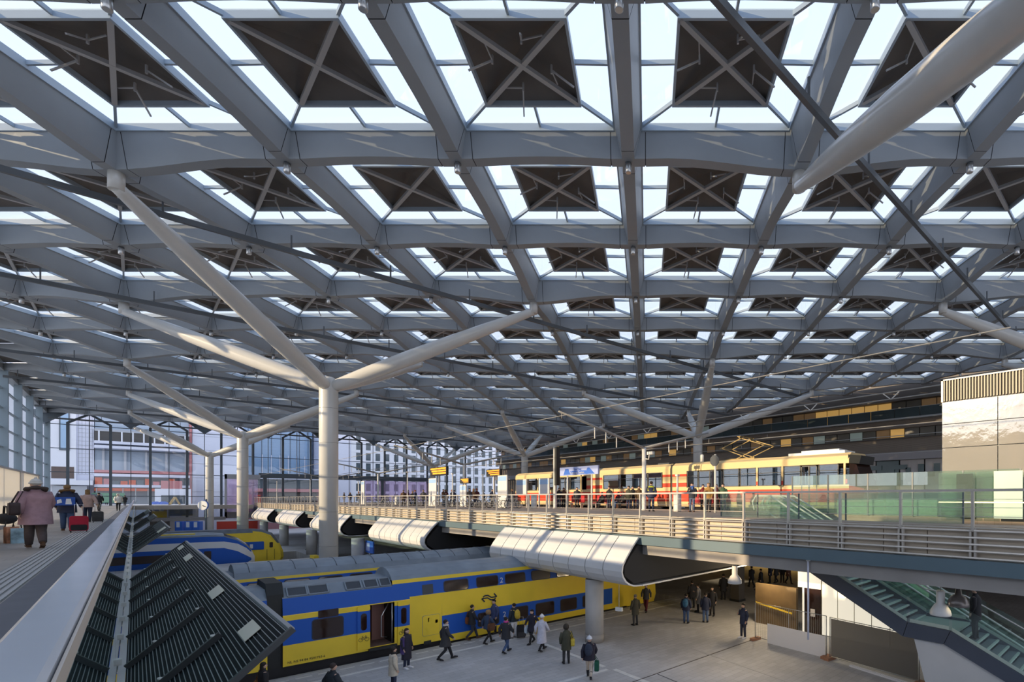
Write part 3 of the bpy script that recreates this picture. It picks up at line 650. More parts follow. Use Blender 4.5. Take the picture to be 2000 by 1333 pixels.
fr = [(9.5, 0.7, -0.7), (9.85, 0.95, -0.5), (9.85, 0.95, 0.5), (9.5, 0.7, 1.3)]; fr2 = [(x, W_ - y, z) for x, y, z in fr]
for a in range(3): mb._add([fr[a], fr2[a], fr2[a + 1], fr[a + 1]], [(0, 1, 2, 3)], 0)
mb._add(fr, [(0, 1, 2, 3)], 0); mb._add(fr2[::-1], [(0, 1, 2, 3)], 0)
mb.build('body_shell', [M_tw, M_tb, M_tg, M_twin], tc_)
for x0 in (-4.2, -2.0):
    d_ = side_plate('door', M_ty, tc_, x0, x0 + 1.1, -0.4, 1.75, 0.05, -0.03); side_plate('window_pane', M_twin, d_, x0 + 0.3, x0 + 0.8, 0.3, 1.5, 0.08, -0.04)
for x0, x1 in ((-12, -5), (-0.4, 3.4)): side_plate('window_band', M_twin, tc_, x0, x1, 0.5, 1.3, 0.05, -0.02)
side_plate('side_door_window', M_twin, tc_, 5.3, 5.9, 0.5, 1.45, 0.1, -0.02)
MB().bb(-14, 9.0, 0.3, W_ - 0.3, -1.1, -0.6).build('underframe', M_und, tc_)
MB().bb(-13, 4.6, 0.25, 0.5, 3.2, 3.42).build('roof_edge', M_ty, tc_)
# yellow front of the farthest train
td = thing('double_deck_train', 'farthest train with round dark grey roof edge and plain yellow nose', 'train', (0, 78.5, 0))
mb = MB(); bands(mb, -14, 10.2, [(-0.6, 3.0, Y)]); strip(mb, -14, 10.2, [(0.08, 3.0), (0.5, 3.45), (W_ - 0.5, 3.45), (W_ - 0.08, 3.0)], 2); mb.build('body_shell', [M_ty, M_tb, M_tgd], td)
cab(td, 10.2, 3.3, -0.7, M_ty, M_tgd, top=3.45)
side_plate('blue_panel', M_tb, td, 8.4, 11.3, 0.9, 1.9, 0.1, -0.03); MB().bb(9.0, 9.4, -0.06, 0, 1.1, 1.6).build('window_pane', M_tw, td); MB().bb(9.9, 10.2, -0.06, 0, 1.1, 1.6).build('window_pane', M_tw, td)
side_plate('side_window', M_twin, td, 11.85, 12.2, 1.1, 1.75, 0.08, -0.03)
mb = MB()
for x in (11.6, 12.35): mb.bar((x, -0.05, -0.4), (x, -0.05, 0.9), 0.03, 0.03)
mb.build('grab_rail', M_und, td); MB().bb(-14, 12.8, 0.3, W_ - 0.3, -1.1, -0.5).build('underframe', M_und, td)
bf = thing('buffer_stop', 'yellow track buffer stop at the end of the rails by the large column', 'buffer', (15.2, 71.4, -1.2))
mb = MB(); mb.bb(-0.3, 0.3, -1.0, 1.0, 1.0, 1.6); mb.build('beam', M_ty, bf)
for yy_ in (-0.7, 0.7):
    MB().bar((0, yy_, 0), (0, yy_, 1.2), 0.25, 0.25).build('frame_post', M_ty, bf); MB().bar((-0.9, yy_, 0), (0, yy_, 1.1), 0.18, 0.18).build('strut', M_ty, bf)
# ------------------------------------------------------------------ elevated tram deck ("bridge")
ZD = 6.4; YB0, YB1 = -12, 128
M_cream = mat('cladding_cream', (0.56, 0.47, 0.36), 0.6, noise=0.06, nscale=1.0)
M_tube = mat('railing_steel', (0.60, 0.56, 0.50), 0.35, 0.4)
M_bblue = mat('edge_beam_blue', (0.115, 0.17, 0.20), 0.45, noise=0.08, nscale=0.4); M_bconc = mat('beam_concrete', (0.34, 0.32, 0.30), 0.6, noise=0.15, nscale=0.5)
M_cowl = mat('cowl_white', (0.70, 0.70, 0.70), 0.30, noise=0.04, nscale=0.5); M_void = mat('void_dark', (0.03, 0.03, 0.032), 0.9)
M_pier = mat('pier_concrete', (0.46, 0.45, 0.44), 0.7, noise=0.08, nscale=1.2)
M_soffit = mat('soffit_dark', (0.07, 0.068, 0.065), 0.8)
dk = struct('floor_tram_deck', 'elevated tram stop deck with warm grey paving')
MB().bb(17.0, 18.5, YB0, YB1, 5.6, ZD).build('deck_slab', M_deckp, dk); MB().bb(18.5, 68.5, 13.4, YB1, 5.6, ZD).build('deck_slab', M_deckp, dk); MB().bb(25.0, 68.5, YB0, 13.4, 5.6, ZD).build('deck_slab', M_deckp, dk)
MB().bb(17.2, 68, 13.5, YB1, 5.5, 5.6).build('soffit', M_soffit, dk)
br = thing('tram_viaduct', 'long elevated tram viaduct edge with blue beam under horizontal rails', 'bridge', (0, 0, 0))
MB().bb(16.5, 17.0, YB0, YB1, 5.07, 5.47).build('edge_beam', M_bblue, br); MB().bb(16.75, 17.6, YB0, YB1, 4.6, 5.05).build('lower_beam', M_bconc, br)
yy = -11.6; n = 0
mpan = MB().bb(16.78, 16.86, 0.012, 1.258, 5.47, 6.38).mesh('cladding_panel', M_cream)
while yy < 126: link('cladding_panel', mpan, br, (0, yy, 0)); yy += 1.27
for z in (6.3, 6.1, 5.91, 5.72, 5.53): MB().tube([(16.62, YB0, z), (16.62, YB1, z)], 0.035, 8).build('rail_tube', M_tube, br)
rl = thing('guard_railing', 'steel post railing with flat handrail and wires along the tram viaduct edge', 'railing', (16.62, 0, 5.5))
MB().bb(-0.06, 0.06, YB0, YB1, 1.90, 1.97).build('handrail', M_tube, rl)
MB().bb(-0.03, 0.03, YB0, YB1, 0.86, 0.90).build('bottom_rail', M_tube, rl)
mp = MB(); mp.bb(-0.05, 0.05, -0.035, 0.035, 0.8, 1.90); mp = mp.mesh('post', M_tube); mbk = MB(); mbk.bb(-0.02, 0.12, -0.085, -0.03, 0, 0.85); mbk.bb(-0.02, 0.12, 0.03, 0.085, 0, 0.85); mbk = mbk.mesh('bracket', M_tube)
yy = 3.7 - 1.91 * 5
while yy < 127:
    link('post', mp, rl, (0, yy, 0)); b_ = link('bracket', mbk, rl, (0, yy, 0)); b_['kind'] = 'stuff'; yy += 1.91
for z in (1.2, 1.45, 1.68): MB().bb(-0.006, 0.006, YB0, YB1, z - 0.006, z + 0.006).build('wire', M_tube, rl)
# cowls over the tracks and platforms
CW = [(16.9, 29.0, 'large silver rounded cowl under the viaduct above the near platform'), (39, 52, 'silver cowl under the viaduct right of the large white column'), (61.3, 74.7, 'silver cowl partly hidden by the large white column'), (82.8, 96.7, 'silver cowl second from the far end, over the yellow train nose'), (103.9, 119.6, 'smallest and farthest silver cowl under the viaduct')]
cp = [(16.35, 5.42), (15.95, 5.0), (15.55, 4.5), (15.36, 4.2), (15.32, 3.92), (15.38, 3.66), (15.55, 3.43), (15.8, 3.27), (16.1, 3.18), (16.6, 3.15)]
def cowl_skin(y0, y1):
    mb = MB(); n = len(cp); th = 0.07
    inn = [(x + 0.07, z + (0.05 if i > 4 else -0.03)) for i, (x, z) in enumerate(cp)]
    for i in range(n - 1):
        mb._add([(cp[i][0], y0, cp[i][1]), (cp[i][0], y1, cp[i][1]), (cp[i + 1][0], y1, cp[i + 1][1]), (cp[i + 1][0], y0, cp[i + 1][1])], [(0, 1, 2, 3)], 0, True)
        mb._add([(inn[i][0], y0, inn[i][1]), (inn[i][0], y1, inn[i][1]), (inn[i + 1][0], y1, inn[i + 1][1]), (inn[i + 1][0], y0, inn[i + 1][1])], [(3, 2, 1, 0)], 0)
        for y in (y0, y1): mb._add([(cp[i][0], y, cp[i][1]), (cp[i + 1][0], y, cp[i + 1][1]), (inn[i + 1][0], y, inn[i + 1][1]), (inn[i][0], y, inn[i][1])], [(0, 1, 2, 3)], 0)
    return mb
for ci, (y0, y1, lab) in enumerate(CW):
    root = thing('soffit_cowl', lab, 'cowl', (0, y0, 0), 0, 'silver cowls under the viaduct'); L = y1 - y0; n = 9
    me = cowl_skin(0.028, L / n - 0.028).mesh('cowl_panel', M_cowl)
    for i in range(n): link('cowl_panel', me, root, (0, i * L / n, 0))
    MB().prism([(16.6, 0, 3.15), (27, 0, 3.34), (27, 0, 3.42), (16.6, 0, 3.22)], (0, L, 0)).build('underside_plate', M_cowl, root) if ci else MB().prism([(16.6, 0, 3.15), (27, 0, 3.34), (27, 0, 3.42), (16.6, 0, 3.22)], (0, 7.7, 0)).build('underside_plate', M_cowl, root)
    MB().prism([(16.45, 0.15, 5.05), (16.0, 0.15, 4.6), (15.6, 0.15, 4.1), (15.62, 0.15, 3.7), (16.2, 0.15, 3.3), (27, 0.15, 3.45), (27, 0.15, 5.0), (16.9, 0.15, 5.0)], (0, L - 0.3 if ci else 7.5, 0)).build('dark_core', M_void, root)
PR = [(20.1, 'concrete pier under the large near cowl'), (57.9, 'concrete pier just right of the large white column base'), (77.3, 'concrete pier left of the large white column, beside the pink hoarding'), (94.7, 'concrete pier behind the yellow train nose'), (112, 'farthest concrete pier under the viaduct')]
for i, (y, lab) in enumerate(PR):
    root = thing('viaduct_pier', lab, 'pier', (16.35 if i == 0 else 16.1, y, 0), 0, 'round viaduct piers'); r = 0.46 if i == 0 else 0.6
    mb = MB(); mb.lathe((0, 0, 0), [(r, 0), (r, 3.16)], 26); mb.build('shaft', M_pier, root)
    if i == 0:
        mb = MB(); mb.lathe((0, 0, 0), [(r + 0.015, 0.02), (r + 0.015, 0.42)], 26); mb.build('base_band', mat('pier_band', (0.33, 0.31, 0.29), 0.7), root)
# small hanging signs under the near cowl
for (px, py, lab) in ((1024, 1145, 'small white lamp box hanging on a rod before the train, left of the pier'), (1209, 1190, 'small white lamp box hanging on a rod, right of the near pier')):
    p = at_x(px, py, 16.6); ls = thing('lamp_box', lab, 'lamp', p, 0.3, 'lamp boxes hung from the near cowl')
    MB().box((0, 0, 0), (0.12, 0.36, 0.18)).build('box', mat('box_white', (0.75, 0.76, 0.74), 0.5), ls); MB().bb(-0.012, 0.012, -0.012, 0.012, 0.09, 3.17 - p.z).build('rod', M_tube, ls)
# ------------------------------------------------------------------ things on the deck
M_mast = mat('mast_white', (0.68, 0.67, 0.64), 0.4); M_cable = mat('wire_grey', (0.33, 0.32, 0.30), 0.5)
def mast(x, y, top, r, label, arms=True):
    root = thing('overhead_mast', label, 'mast', (x, y, ZD), 0, 'overhead line masts on the tram deck')
    mb = MB(); mb.lathe((0, 0, 0), [(r * 1.3, 0), (r, 0.1), (r, top - ZD)], 12); mb.build('pole', M_mast, root)
    if arms:
        for s_ in (-1, 1):
            mb = MB(); mb.tube([(0, 0, top - ZD - 0.02), (s_ * 3.5, 0, top - ZD + 0.85), (s_ * 7.0, 0, 12.3 - ZD)], [0.10, 0.09, 0.055], 8); a_ = mb.build('arm', M_cable, root)
            mb = MB()
            for q in (2.5, 3.4, 4.3): mb.bar((s_ * q, 0, top - ZD + q * 0.24 - 0.75), (s_ * q, 0, top - ZD + q * 0.24), 0.05, 0.05)
            mb.build('insulator', M_mast, a_)
    return root
m2 = mast(24.5, 24.8, 10.65, 0.15, 'tram wire mast carrying the security camera')
mb = MB(); mb.tube([(0, -0.15, 3.5), (0, -0.45, 3.45), (0, -0.5, 3.75)], 0.04, 6); mb.box((0, -0.62, 3.86), (0.2, 0.5, 0.2), rz=0.0); mb.build('camera', M_mast, m2)
mast(24.5, 51.8, 10.8, 0.14, 'tram wire mast with gull wing arms in the middle of the deck'); mast(24.5, 78.8, 10.8, 0.14, 'tram wire mast with gull wing arms just right of the large white column'); mast(24.5, 106, 10.8, 0.14, 'farthest tram wire mast with gull wing arms')
m1 = mast(24.6, 35.4, 11.5, 0.14, 'thick square light mast left of the blue station sign', False)
MB().bb(-0.16, 0.2, -0.42, -0.15, 1.9, 5.05).build('lamp_strip', M_blk, m1)
for px, h, lab in ((884, 9.6, 'thin light pole at the middle of the deck'), (700, 9.5, 'thin light pole just right of the white column'), (541, 10.5, 'slender light pole at the far left of the deck'), (606, 10.5, 'slender light pole left of the large white column'), (1323, 8.6, 'short grey pole in front of the tram joint'), (796, 10.2, 'thin light pole beside the orange screen'), (943, 9.3, 'thin light pole left of the advert totem')):
    p = at_x(px, 990, 23.5 if px > 1000 else (19.4 if px == 541 else 22)); r_ = thing('light_pole', lab, 'pole', (p.x, p.y, ZD), 0, 'light poles on the tram deck')
    MB().lathe((0, 0, 0), [(0.09, 0), (0.07, 0.15), (0.06, h - ZD)], 8).build('shaft', M_mast, r_); MB().box((0, 0, h - ZD + 0.03), (0.2, 0.2, 0.1)).build('cap', M_mast, r_)
# overhead line truss and wires
ol = thing('overhead_line', 'long double tram wire with small triangular hangers above the deck', 'wire', (31, 0, 0))
MB().tube([(0, -10, 13.55), (0, 126, 12.4)], 0.035, 6).build('upper_wire', M_cable, ol); MB().tube([(0, -10, 13.15), (0, 126, 12.0)], 0.035, 6).build('lower_wire', M_cable, ol)
for i in range(22):
    y = 1 + i * 5.0; z = 13.55 - 1.15 * (y + 10) / 136; mb = MB()
    mb.bar((0, y - 0.45, z - 0.02), (0, y, z - 0.42), 0.05, 0.05, up=(1, 0, 0)); mb.bar((0, y + 0.45, z - 0.02), (0, y, z - 0.42), 0.05, 0.05, up=(1, 0, 0)); mb.build('hanger', M_mast, ol)
for x, z in ((31.6, 11.5), (17.7, 11.9), (36, 11.4), (40, 12.6), (45, 11.0)):
    o2 = thing('contact_wire', {31.6: 'contact wire above the near tram', 17.7: 'contact wire along the viaduct edge', 36: 'contact wire behind the tram roof', 40: 'high span wire along the gallery building', 45: 'low span wire next to the gallery building'}[x], 'wire', (x, 0, 0), 0, 'contact wires over the deck')
    MB().tube([(0, 3 if x < 20 else -10, z + (0 if x > 20 else 0.2)), (0, 126, z)], 0.022, 5).build('wire', M_cable, o2); MB().tube([(0, 24.8, z + 0.35), (0, 24.8, z)], 0.02, 5).build('dropper', M_cable, o2)
# station name board
M_sblue = mat('sign_blue', (0.05, 0.16, 0.62), 0.4); M_swhite = mat('sign_white', (0.42, 0.49, 0.80), 0.4); M_black = mat('print_black', (0.02, 0.02, 0.03), 0.5)
sg = thing('station_sign', 'blue and white station name board on two posts before the tram', 'sign', (24.3, 31.8, ZD))
MB().bb(-0.06, 0.06, -2.4, 2.4, 2.63, 3.28).build('board', M_swhite, sg)
for y0, y1 in ((1.0, 1.9), (-2.0, -0.9)): MB().prism([(-0.072, y0, 2.68), (-0.072, y1, 2.68), (-0.072, y1 - 0.25, 3.15), (-0.072, y0 + 0.25 if y0 > 0 else y0 + 0.6, 3.15)], (0.01, 0, 0)).build('blue_field', M_sblue, sg)
MB().bb(-0.068, -0.06, -1.0, 1.0, 2.7, 2.97).build('name_field', M_sblue, sg)
RV = (math.pi / 2, 0, -math.pi / 2)
text_mesh('Den Haag', 0.24, M_sblue, 'name_text', sg, (-0.075, 0.55, 3.02), RV); text_mesh('Centraal Station', 0.26, M_tw, 'name_text', sg, (-0.08, 0.95, 2.74), RV)
for y in (-1.6, 1.45): MB().lathe((0, y, 0), [(0.07, 0), (0.06, 2.7)], 10).build('post', M_mast, sg)
def poster(px0, px1, py0, py1, x, label, legs=True, tone=(0.70, 0.71, 0.74)):
    a = at_x(px0, py0, x); b = at_x(px1, py1, x); r = thing('poster_stand', label, 'poster stand', (x, (a.y + b.y) / 2, ZD), 0, 'poster stands on the tram deck'); w_ = abs(a.y - b.y) / 2
    z0, z1 = (b.z - ZD if legs else 0.0), a.z - ZD
    MB().bb(-0.05, 0.05, -w_, w_, z0, z1).build('panel', M_mast, r)
    MB().bb(-0.056, -0.05, -w_ + 0.06, w_ - 0.06, z0 + 0.08, z1 - 0.06).build('poster', mat('poster_' + str(px0), tone, 0.4, noise=0.06, nscale=2), r); MB().bb(-0.06, -0.05, -w_ + 0.08, w_ - 0.08, z1 - 0.5, z1 - 0.1).build('header', mat('poster_sky', (0.35, 0.55, 0.85), 0.4), r)
    if legs:
        for s_ in (-1, 1): MB().bb(-0.05, 0.05, s_ * w_ - 0.05, s_ * w_ + 0.05, 0, z0).build('leg', M_mast, r)
poster(1009, 1029, 937, 967, 24.4, 'left of two white map posters at the back of the tram'); poster(1053, 1073, 935, 966, 24.4, 'right of two white map posters at the back of the tram')
poster(973, 991, 929, 977, 23.0, 'tall white advertising totem left of the tram', False); poster(838, 853, 935, 977, 22.5, 'tall white totem under the orange departure screen', False); poster(899, 911, 948, 980, 23, 'narrow white totem between poles', False)
poster(706, 712, 940, 980, 22.5, 'slim white totem close to the large white column', False)
M_led = mat('led_orange', (1.0, 0.32, 0.02), 0.5, emit=0.7)
for px0, px1, py0, py1, lab in ((842, 874, 914, 928, 'orange departure screen above the white totem'), (952, 979, 918, 930, 'orange departure screen close to the tram rear'), (901, 918, 935, 944, 'small orange departure screen between the poles')):
    a = at_x(px0, py0, 24); b = at_x(px1, py1, 24); w_ = (a.y - b.y) / 2; r = thing('departure_screen', lab, 'screen', (24, (a.y + b.y) / 2, b.z), 0, 'orange departure screens'); h = a.z - b.z
    MB().bb(-0.12, 0.12, -w_, w_, 0, h).build('casing', M_blk, r); 
    for q in range(3): MB().bb(-0.13, -0.12, -w_ + 0.15, w_ - 0.15 - 0.3 * q, h * (0.72 - 0.27 * q), h * (0.9 - 0.27 * q)).build('text_line', M_led, r)
    MB().bb(-0.08, 0.08, -0.05, 0.05, -b.z + ZD, 0).build('post', M_mast, r)
for px, lab in ((1175, 'red tram stop bench with a waiting person'), (1215, 'red bench in front of the tram middle'), (1368, 'red bench near the tram joint'), (1125, 'red bench left of the tram stripes')):
    p = at_x(px, 992, 26.6); r = thing('bench', lab, 'bench', (26.6, p.y, ZD), 0, 'red benches on the tram deck')
    M_red = mat('bench_red', (0.50, 0.02, 0.03), 0.45)
    MB().bb(-0.22, 0.22, -0.9, 0.9, 0.42, 0.48).build('seat', M_red, r); MB().bb(0.2, 0.26, -0.9, 0.9, 0.5, 1.05).build('backrest', M_red, r)
    for y in (-0.7, 0.7): MB().bb(-0.05, 0.2, y - 0.04, y + 0.04, 0, 0.42).build('leg', M_tube, r)
for px, lab in ((1323, 'white round litter bin before the tram joint'), (1043, 'white round bin between the two map posters'), (775, 'pale round bin left of the middle of the deck')):
    p = at_x(px, 990, 23.8); r = thing('litter_bin', lab, 'bin', (p.x, p.y, ZD), 0, 'round bins on the deck'); MB().lathe((0, 0, 0), [(0.24, 0), (0.25, 0.05), (0.25, 1.05)], 16).build('drum', M_mast, r); MB().lathe((0, 0, 1.05), [(0.26, 0), (0.2, 0.1)], 16).build('lid', M_tube, r)
ms = thing('round_mirror', 'grey octagonal board on a pole before the tram windows', 'mirror', (23.2, at_x(1397, 960, 23.2).y, ZD))
MB().lathe((0, 0, 0), [(0.07, 0), (0.06, 3.3)], 10).build('pole', M_mast, ms); MB().prism([(-0.08, 0.33 * math.cos(a), 2.95 + 0.33 * math.sin(a)) for a in [math.pi / 8 + i * math.pi / 4 for i in range(8)]], (0.04, 0, 0)).build('board', M_grille, ms)
# parked bicycles along the railing
whl = MB(); whl.tube([(0, 0.33 * math.cos(i * math.pi / 8), 0.33 * math.sin(i * math.pi / 8)) for i in range(17)], 0.022, 6, cap=False)
for i in range(8): whl.bar((0, 0, 0), (0, 0.32 * math.cos(i * math.pi / 4), 0.32 * math.sin(i * math.pi / 4)), 0.008, 0.008)
whl = whl.mesh('wheel', M_blk)
frm = MB()
for a, b in (((0.0, 0.52, 0.33), (0, 0.3, 0.85)), ((0, 0.3, 0.85), (0, -0.25, 0.8)), ((0, -0.25, 0.8), (0, 0.0, 0.3)), ((0, 0.0, 0.3), (0, 0.35, 0.7)), ((0, 0, 0.3), (0, -0.52, 0.33)), ((0, -0.52, 0.33), (0, -0.25, 0.8)), ((0, 0.3, 0.85), (0, 0.27, 1.05)), ((0, -0.25, 0.8), (0, -0.3, 0.95))): frm.bar(a, b, 0.035, 0.035)
frm.bar((-0.28, 0.25, 1.05), (0.28, 0.25, 1.05), 0.03, 0.03); frm = frm.mesh('frame', M_cable)
sad = MB().box((0, -0.3, 0.97), (0.14, 0.26, 0.07)).mesh('saddle', M_blk)
rnd = random.Random(3); BW = ['white', 'dark', 'grey', 'silver']
bi = 0
for px in (730, 742, 752, 764, 790, 812, 826, 862, 880, 893, 928, 944, 956, 968, 996, 1003):
    p = at_x(px, 985, 21.0 + rnd.random() * 1.2)
    bk = thing('bicycle', 'parked bicycle behind the viaduct railing, ' + ordn(bi) + ' from the left', 'bicycle', (p.x, p.y, ZD), rnd.uniform(-0.5, 0.5) + 1.2, 'bicycles parked on the deck')
    link('wheel', whl, bk, (0, 0.52, 0.34)); link('wheel', whl, bk, (0, -0.52, 0.34)); link('frame', frm, bk); link('saddle', sad, bk); bi += 1
# ------------------------------------------------------------------ tram
M_tc = mat('tram_cream', (0.74, 0.55, 0.27), 0.5); M_tr = mat('tram_red', (0.60, 0.045, 0.01), 0.5); M_trd = mat('tram_red_shaded', (0.36, 0.02, 0.02), 0.4)  # front red is a darker copy of the side red, shade put into the colour
M_tgl = glass('tram_glass', (0.62, 0.66, 0.68), base=0.16); M_tfr = mat('tram_frame', (0.10, 0.10, 0.10), 0.5); M_tin = mat('tram_inside', (0.50, 0.50, 0.48), 0.6)
TX, TW = 28.3, 2.6
def TYv(px): return at_x(px, 970, TX).y
tr = thing('tram', 'cream and red articulated tram standing at the stop on the viaduct', 'tram', (TX, 0, 0))
def sidebox(mb, y0, y1, z0, z1, m, d=0.05):
    mb.bb(0, d, y0, y1, z0, z1, m); mb.bb(TW - d, TW, y0, y1, z0, z1, m)
yE = 47.9; yF = 12.3
segs = [(12.3, 25.66), (25.86, 36.6), (36.75, 47.9)]
for (a, b) in segs:
    mb = MB(); sidebox(mb, a, b, 6.62, 6.98, 0); sidebox(mb, a, b, 6.98, 7.78, 1); sidebox(mb, a, b, 7.78, 8.0, 0); sidebox(mb, a, b, 9.2, 9.42, 0)
    P = [(0, 9.42), (0.05, 9.62), (0.35, 9.82), (TW - 0.35, 9.82), (TW - 0.05, 9.62), (TW, 9.42)]
    for i in range(5): mb._add([(P[i][0], a, P[i][1]), (P[i][0], b, P[i][1]), (P[i + 1][0], b, P[i + 1][1]), (P[i + 1][0], a, P[i + 1][1])], [(0, 1, 2, 3), ], 0)
    mb.bb(0.06, TW - 0.06, a, b, 6.6, 6.72, 2); mb.bb(0.06, TW - 0.06, a, b, 9.36, 9.4, 2)
    for y in (a, b): mb._add([(0, y, 9.2)] + [(x, y, z) for x, z in P] + [(TW, y, 9.2)], [tuple(range(8))], 0)
    if b > 26: mb.bb(0.05, TW - 0.05, b - 0.03, b, 6.62, 9.3, 2)
    mb.build('car_body', [M_tc, M_tr, M_tin], tr)
    MB().bb(0.3, TW - 0.3, a + 1, b - 1, ZD + 0.02, 6.62).build('bogie_skirt', M_und, tr)
for y in (25.76, 36.67): MB().bb(0.04, TW - 0.04, y - 0.1, y + 0.1, 6.65, 9.75).build('bellows', M_blk, tr)
# striped wall pieces without windows
for a, b in ((24.25, 25.66), (25.86, 26.65), (33.7, 35.9)):
    mb = MB(); sidebox(mb, a, b, 8.0, 8.06, 0, 0.06); sidebox(mb, a, b, 8.06, 8.36, 1, 0.06); sidebox(mb, a, b, 8.36, 8.82, 0, 0.06); sidebox(mb, a, b, 8.82, 9.0, 1, 0.06); sidebox(mb, a, b, 9.0, 9.2, 0, 0.06); mb.build('striped_wall', [M_tc, M_tr], tr)
# windows: frame and pane, doors
def twin(a, b, name='window', z0=8.0, z1=9.2, bar=True):
    t = 0.05
    for xo, pn in ((-0.01, 0.015), (TW - 0.05, TW - 0.03)):
        mb = MB(); mb.bb(xo, xo + 0.06, a, b, z0, z0 + t); mb.bb(xo, xo + 0.06, a, b, z1 - t, z1); mb.bb(xo, xo + 0.06, a, a + t, z0, z1); mb.bb(xo, xo + 0.06, b - t, b, z0, z1)
        if bar: mb.bb(xo, xo + 0.06, a, b, z1 - 0.4, z1 - 0.36)
        f = mb.build(name, M_tfr, tr); MB().bb(pn, pn + 0.015, a + t, b - t, z0 + t, z1 - t).build('pane', M_tgl, f)
for a, b in ((26.7, 28.2), (28.25, 29.9), (29.95, 31.6), (31.65, 33.65), (36.8, 38.3), (42.0, 43.6), (44.0, 45.4), (45.5, 47.6), (19.7, 21.0), (18.36, 18.62 + 1.0), (16.55, 18.25), (15.25, 16.4), (23.2, 24.2), (12.9, 14.1)): twin(a, b)
for i, (a, b) in enumerate(((38.35, 39.9), (39.95, 41.95), (21.1, 23.15), (14.2, 15.2))):
    twin(a, b, 'door', 6.75, 9.15, False); MB().bb(-0.025, 0.05, (a + b) / 2 - 0.04, (a + b) / 2 + 0.04, 6.75, 9.15).build('door_seam', M_tfr, tr)
for y in (47.62, 43.68, 36.7, 33.66, 12.55, 16.48, 18.3): MB().bb(-0.012, 0.055, y - 0.06, y + 0.06, 8.0, 9.2).build('pillar', M_tc, tr)
for y in (12.45, 16.48, 18.3): MB().bb(-0.014, 0.05, y - 0.06, y + 0.06, 8.05, 8.3).build('pillar_band', M_tr, tr)
# front: slanted windscreen, red nose, dark hood
mb = MB(); mb._add([(0, 12.3, 6.62), (0, 12.3, 7.95), (0.3, 11.55, 7.75), (0.3, 11.65, 6.62), (TW, 12.3, 6.62), (TW, 12.3, 7.95), (TW - 0.3, 11.55, 7.75), (TW - 0.3, 11.65, 6.62)], [(0, 1, 2, 3), (3, 2, 6, 7), (7, 6, 5, 4), (1, 5, 6, 2), (0, 3, 7, 4)]); mb.build('nose', M_trd, tr)
mb = MB(); mb._add([(0.02, 12.3, 7.95), (0.3, 11.56, 7.76), (TW - 0.3, 11.56, 7.76), (TW - 0.02, 12.3, 7.95), (0.05, 12.3, 9.2), (0.35, 12.05, 9.2), (TW - 0.35, 12.05, 9.2), (TW - 0.05, 12.3, 9.2)], [(0, 1, 5, 4), (1, 2, 6, 5), (2, 3, 7, 6)]); mb.build('windscreen', M_twin, tr)
mb = MB(); mb._add([(0.0, 12.35, 9.2), (0.3, 11.85, 9.15), (TW - 0.3, 11.85, 9.15), (TW, 12.35, 9.2), (0.0, 12.35, 9.68), (0.35, 11.75, 9.62), (TW - 0.35, 11.75, 9.62), (TW, 12.35, 9.68)], [(0, 1, 5, 4), (1, 2, 6, 5), (2, 3, 7, 6), (4, 5, 6, 7), (0, 3, 2, 1)]); mb.build('destination_hood', M_blk, tr)
hl = MB().lathe((0, 0, 0), [(0.1, 0), (0.09, 0.05)], 12).mesh('headlight', mat('headlight_white', (0.85, 0.85, 0.8), 0.3, emit=0.6))
for x in (0.45, 0.75, TW - 0.75, TW - 0.45):
    h_ = link('headlight', hl, tr, (x, 11.62, 7.1)); h_.rotation_euler.x = math.pi / 2
mb = MB(); mb.bb(0.6, 2.0, 12.8, 16.4, 9.8, 10.0); mb.bb(0.75, 1.85, 13.2, 15.6, 10.0, 10.12); mb.build('roof_unit', M_tw, tr)
pg = MB()
for x in (0.7, 1.9):
    for p, q in (((x, 20.4, 9.9), (x, 18.2, 10.7)), ((x, 18.2, 10.7), (x, 20.2, 11.35)), ((x, 19.4, 9.9), (x, 21.6, 10.7)), ((x, 21.6, 10.7), (x, 19.8, 11.35))): pg.bar(p, q, 0.05, 0.05)
pg.bar((0.4, 20, 11.38), (2.2, 20, 11.38), 0.25, 0.05); pg.bar((0.7, 18.2, 10.7), (1.9, 18.2, 10.7), 0.05, 0.05); pg.bar((0.7, 21.6, 10.7), (1.9, 21.6, 10.7), 0.05, 0.05); pg.bb(0.6, 2.0, 18.9, 21.2, 9.82, 9.92)
pg.build('pantograph', mat('pantograph_bronze', (0.28, 0.20, 0.08), 0.4, 0.5), tr)
MB().bb(0.9, 1.7, 26.8, 28.0, 9.8, 9.98).build('roof_unit', M_grille, tr); MB().lathe((0.6, 23.3, 9.75), [(0.13, 0), (0.13, 0.55), (0.1, 0.62)], 12).build('roof_horn', M_mast, tr)
MB().bb(0.5, 0.56, 27, 47, 8.05, 8.12).build('grab_bar', M_ty, tr)
M_seatr = mat('tram_seat', (0.10, 0.16, 0.30), 0.7); sm_ = MB(); sm_.bb(-0.45, 0.45, -0.25, 0.25, 7.0, 7.15); sm_.bb(-0.45, 0.45, 0.18, 0.26, 7.1, 7.95); sm_ = sm_.mesh('seat', M_seatr)
for i in range(20):
    y = 14.6 + i * 1.5
    if all(abs(y - q) > 0.7 for q in (25.8, 36.7, 39.0, 41.0, 22.1)): link('seat', sm_, tr, (0.65, y, -0.0)); link('seat', sm_, tr, (1.95, y, 0))
